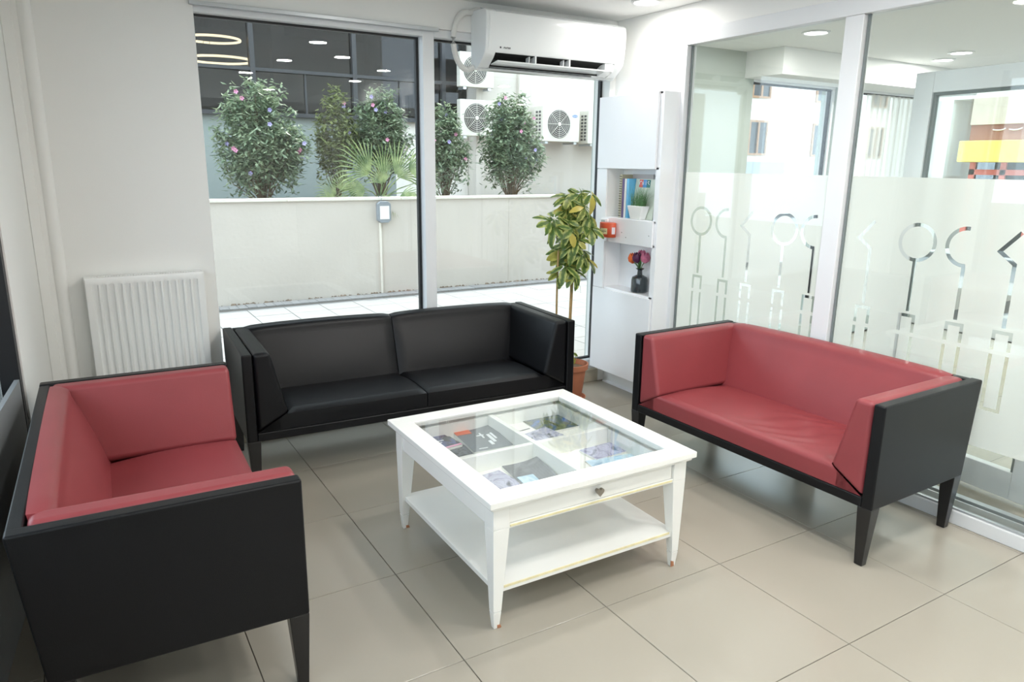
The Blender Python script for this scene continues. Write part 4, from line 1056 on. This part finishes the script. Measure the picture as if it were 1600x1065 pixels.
def shrub(x, y, hw, zlo, ztop, n_sh, label, fm=FOL, thin=False, nfl=14, seed=1):
    r = random.Random(seed); e = empty('flowering_shrub', (x, y, 1.05), label=label, cat='shrub')
    sh = []
    for k in range(n_sh):
        a = r.uniform(0, 2*pi); rr = math.sqrt(r.uniform(.02,1))
        topx, topy = hw*rr*cos(a), hw*.6*rr*sin(a)
        tz = zlo-1.05 + (ztop-zlo)*(.36+.64*(1-rr**2.6)*r.uniform(.55,1.0)+.14*r.random())
        p1 = Vector((topx, topy, min(tz, ztop-1.05)))
        p0 = Vector((topx*.42, topy*.42, max(.10 if not thin else zlo-1.05, p1.z-r.uniform(.45,.8)*(1-.35*rr))))
        sh.append((p0, p1))
    for k in range(int(n_sh*.35)):      # low skirt shoots
        a = r.uniform(0,2*pi); rr = r.uniform(.4,.95); fq = r.uniform(.32,.62); rr *= .5+.8*fq; q = Vector((hw*rr*cos(a), hw*.6*rr*sin(a), zlo-1.05+fq*(ztop-zlo)))
        sh.append((Vector((q.x*.75,q.y*.75,q.z-.35)) if not thin else q-Vector((0,0,.3)), q))
    foliage('foliage', sh, fm, e, 54, .092, .0180, r)['kind'] = 'stuff'
    m = MB()
    for p0, p1 in sh[::3]:
        m.tube([(p0.x*.15, p0.y*.15, 0), ((p0.x*.55), (p0.y*.55), max(.02,p0.z*.6)), tuple(p0), tuple(p0+(p1-p0)*.8)], .009, 5, .003)
    m.build('branches', WOOD, e)['kind'] = 'stuff'
    for mm, cnt in ((PINK, nfl//2), (VIO, nfl-nfl//2)):
        for k in range(cnt):
            p0, p1 = r.choice(sh); c = p0.lerp(p1, r.uniform(.5,1)) + Vector((0,-.10,0))
            V, F = [], []
            for q_ in range(5):
                a = 2*pi*q_/5; b0 = len(V); s_ = .024
                V += [tuple(c), tuple(c+Vector((s_*cos(a-.5), -.012, s_*sin(a-.5)))), tuple(c+Vector((s_*1.15*cos(a), -.018, s_*1.15*sin(a)))), tuple(c+Vector((s_*cos(a+.5), -.012, s_*sin(a+.5))))]
                F += [(b0,b0+1,b0+2),(b0,b0+2,b0+3)]
            raw('blossom', V, F, mm, e)
    return e
shrub(1.13, 6.35, .62, 1.05, 2.58, 120, 'large round flowering shrub at the left of the first window', nfl=18, seed=3)
shrub(2.10, 6.45, .30, 1.25, 2.56, 36, 'slim shrub between the large left shrub and the palm', FOL2, nfl=3, seed=5)
shrub(2.76, 6.55, .46, 1.35, 2.60, 72, 'shrub rising behind the palm fronds', nfl=6, seed=6)
shrub(3.62, 6.35, .34, 1.10, 2.46, 48, 'narrow shrub half hidden behind the window mullion', nfl=6, seed=8)
shrub(4.66, 6.30, .56, 1.10, 2.60, 105, 'full flowering shrub seen through the right-hand street window', nfl=12, seed=9)
shrub(7.3, 6.3, .5, 1.2, 2.3, 50, 'shrub beyond the cabinet corner, outside the view', nfl=4, seed=12)

# ---- fan palms
PALM = fol_mat('palm_green', srgb(98,124,80), srgb(176,190,134))
def fan(e, base, c, d, up_, R, n_=15, spread=.95):
    """one fan frond: petiole from base to c, leaflets radiating around direction d"""
    V, F = [], []
    d = d.normalized(); sdv = d.cross(up_).normalized(); nr = sdv.cross(d)
    for k in range(n_):
        a = -spread+2*spread*k/(n_-1); L = R*(1-.22*abs(a)/spread)
        dr = (d*cos(a)+sdv*sin(a)).normalized(); sd = dr.cross(nr).normalized(); b0 = len(V)
        for t in (.05,.4,.75,1):
            w = .0085*(R/.5)*(sin(pi*min(1,t*.8+.12)))*(1 if t < 1 else .1); sag = Vector((0,0,-.22*R*t**3*(.4+abs(dr.x))))
            p = c+dr*L*t+sag
            V += [tuple(p-sd*w+nr*w*.5), tuple(p-nr*w*.1), tuple(p+sd*w+nr*w*.5)]
        for q_ in range(3):
            for s_ in range(2): i0 = b0+3*q_+s_; F.append((i0,i0+1,i0+4,i0+3))
    # petiole tube
    f = raw('frond', V, F, PALM, e)
    m = MB(); m.tube([base, base.lerp(c,.5)+Vector((0,0,.03)), c], .010, 6, .006); m.build('petiole', PALM, f)
def palm(x, y, label, fr, sc=1):
    e = empty('fan_palm', (x, y, 1.05), label=label, cat='palm')
    m = MB(); m.cyl((0,0,0),(0,0,.10),.05,.04,10); m.build('stump', WOOD, e)
    b0 = Vector((0,0,.08))
    for (cx_, cy_q, cz_, dx, dy, dz, R) in fr:
        fan(e, b0, Vector((cx_,cy_q,cz_))*sc, Vector((dx,dy,dz)), Vector((0.15,-1,.35)), R*sc)
palm(2.52, 6.02, 'fan palm with long pale fronds behind the electrical box', [
    (-.12,0,.40, -.75,0,.80, .66), (.08,.05,.42, .1,0,1, .46), (.22,0,.38, .80,0,.70, .68), (.38,-.05,.46, 1,0,.25, .50),
    (-.22,-.08,.22, -1,0,-.05, .42), (.02,-.10,.28, -.3,0,.9, .44), (.30,-.16,.18, .55,-.1,-.75, .38), (.12,-.36,.12, .9,-.2,-.05, .44), (-.02,-.38,.14, -.15,-.5,-.75, .30), (.5,-.05,.3,.9,0,-.3,.4)])
palm(1.98, 5.98, 'small fan palm low behind the parapet, left of the bigger palm', [
    (-.05,0,.14, -.8,0,.6, .36), (.05,0,.18, .1,0,1, .36), (.12,0,.15, .8,0,.6, .34), (-.10,-.05,.10, -1,0,.1, .30), (.18,-.05,.10, 1,0,.05, .26)])
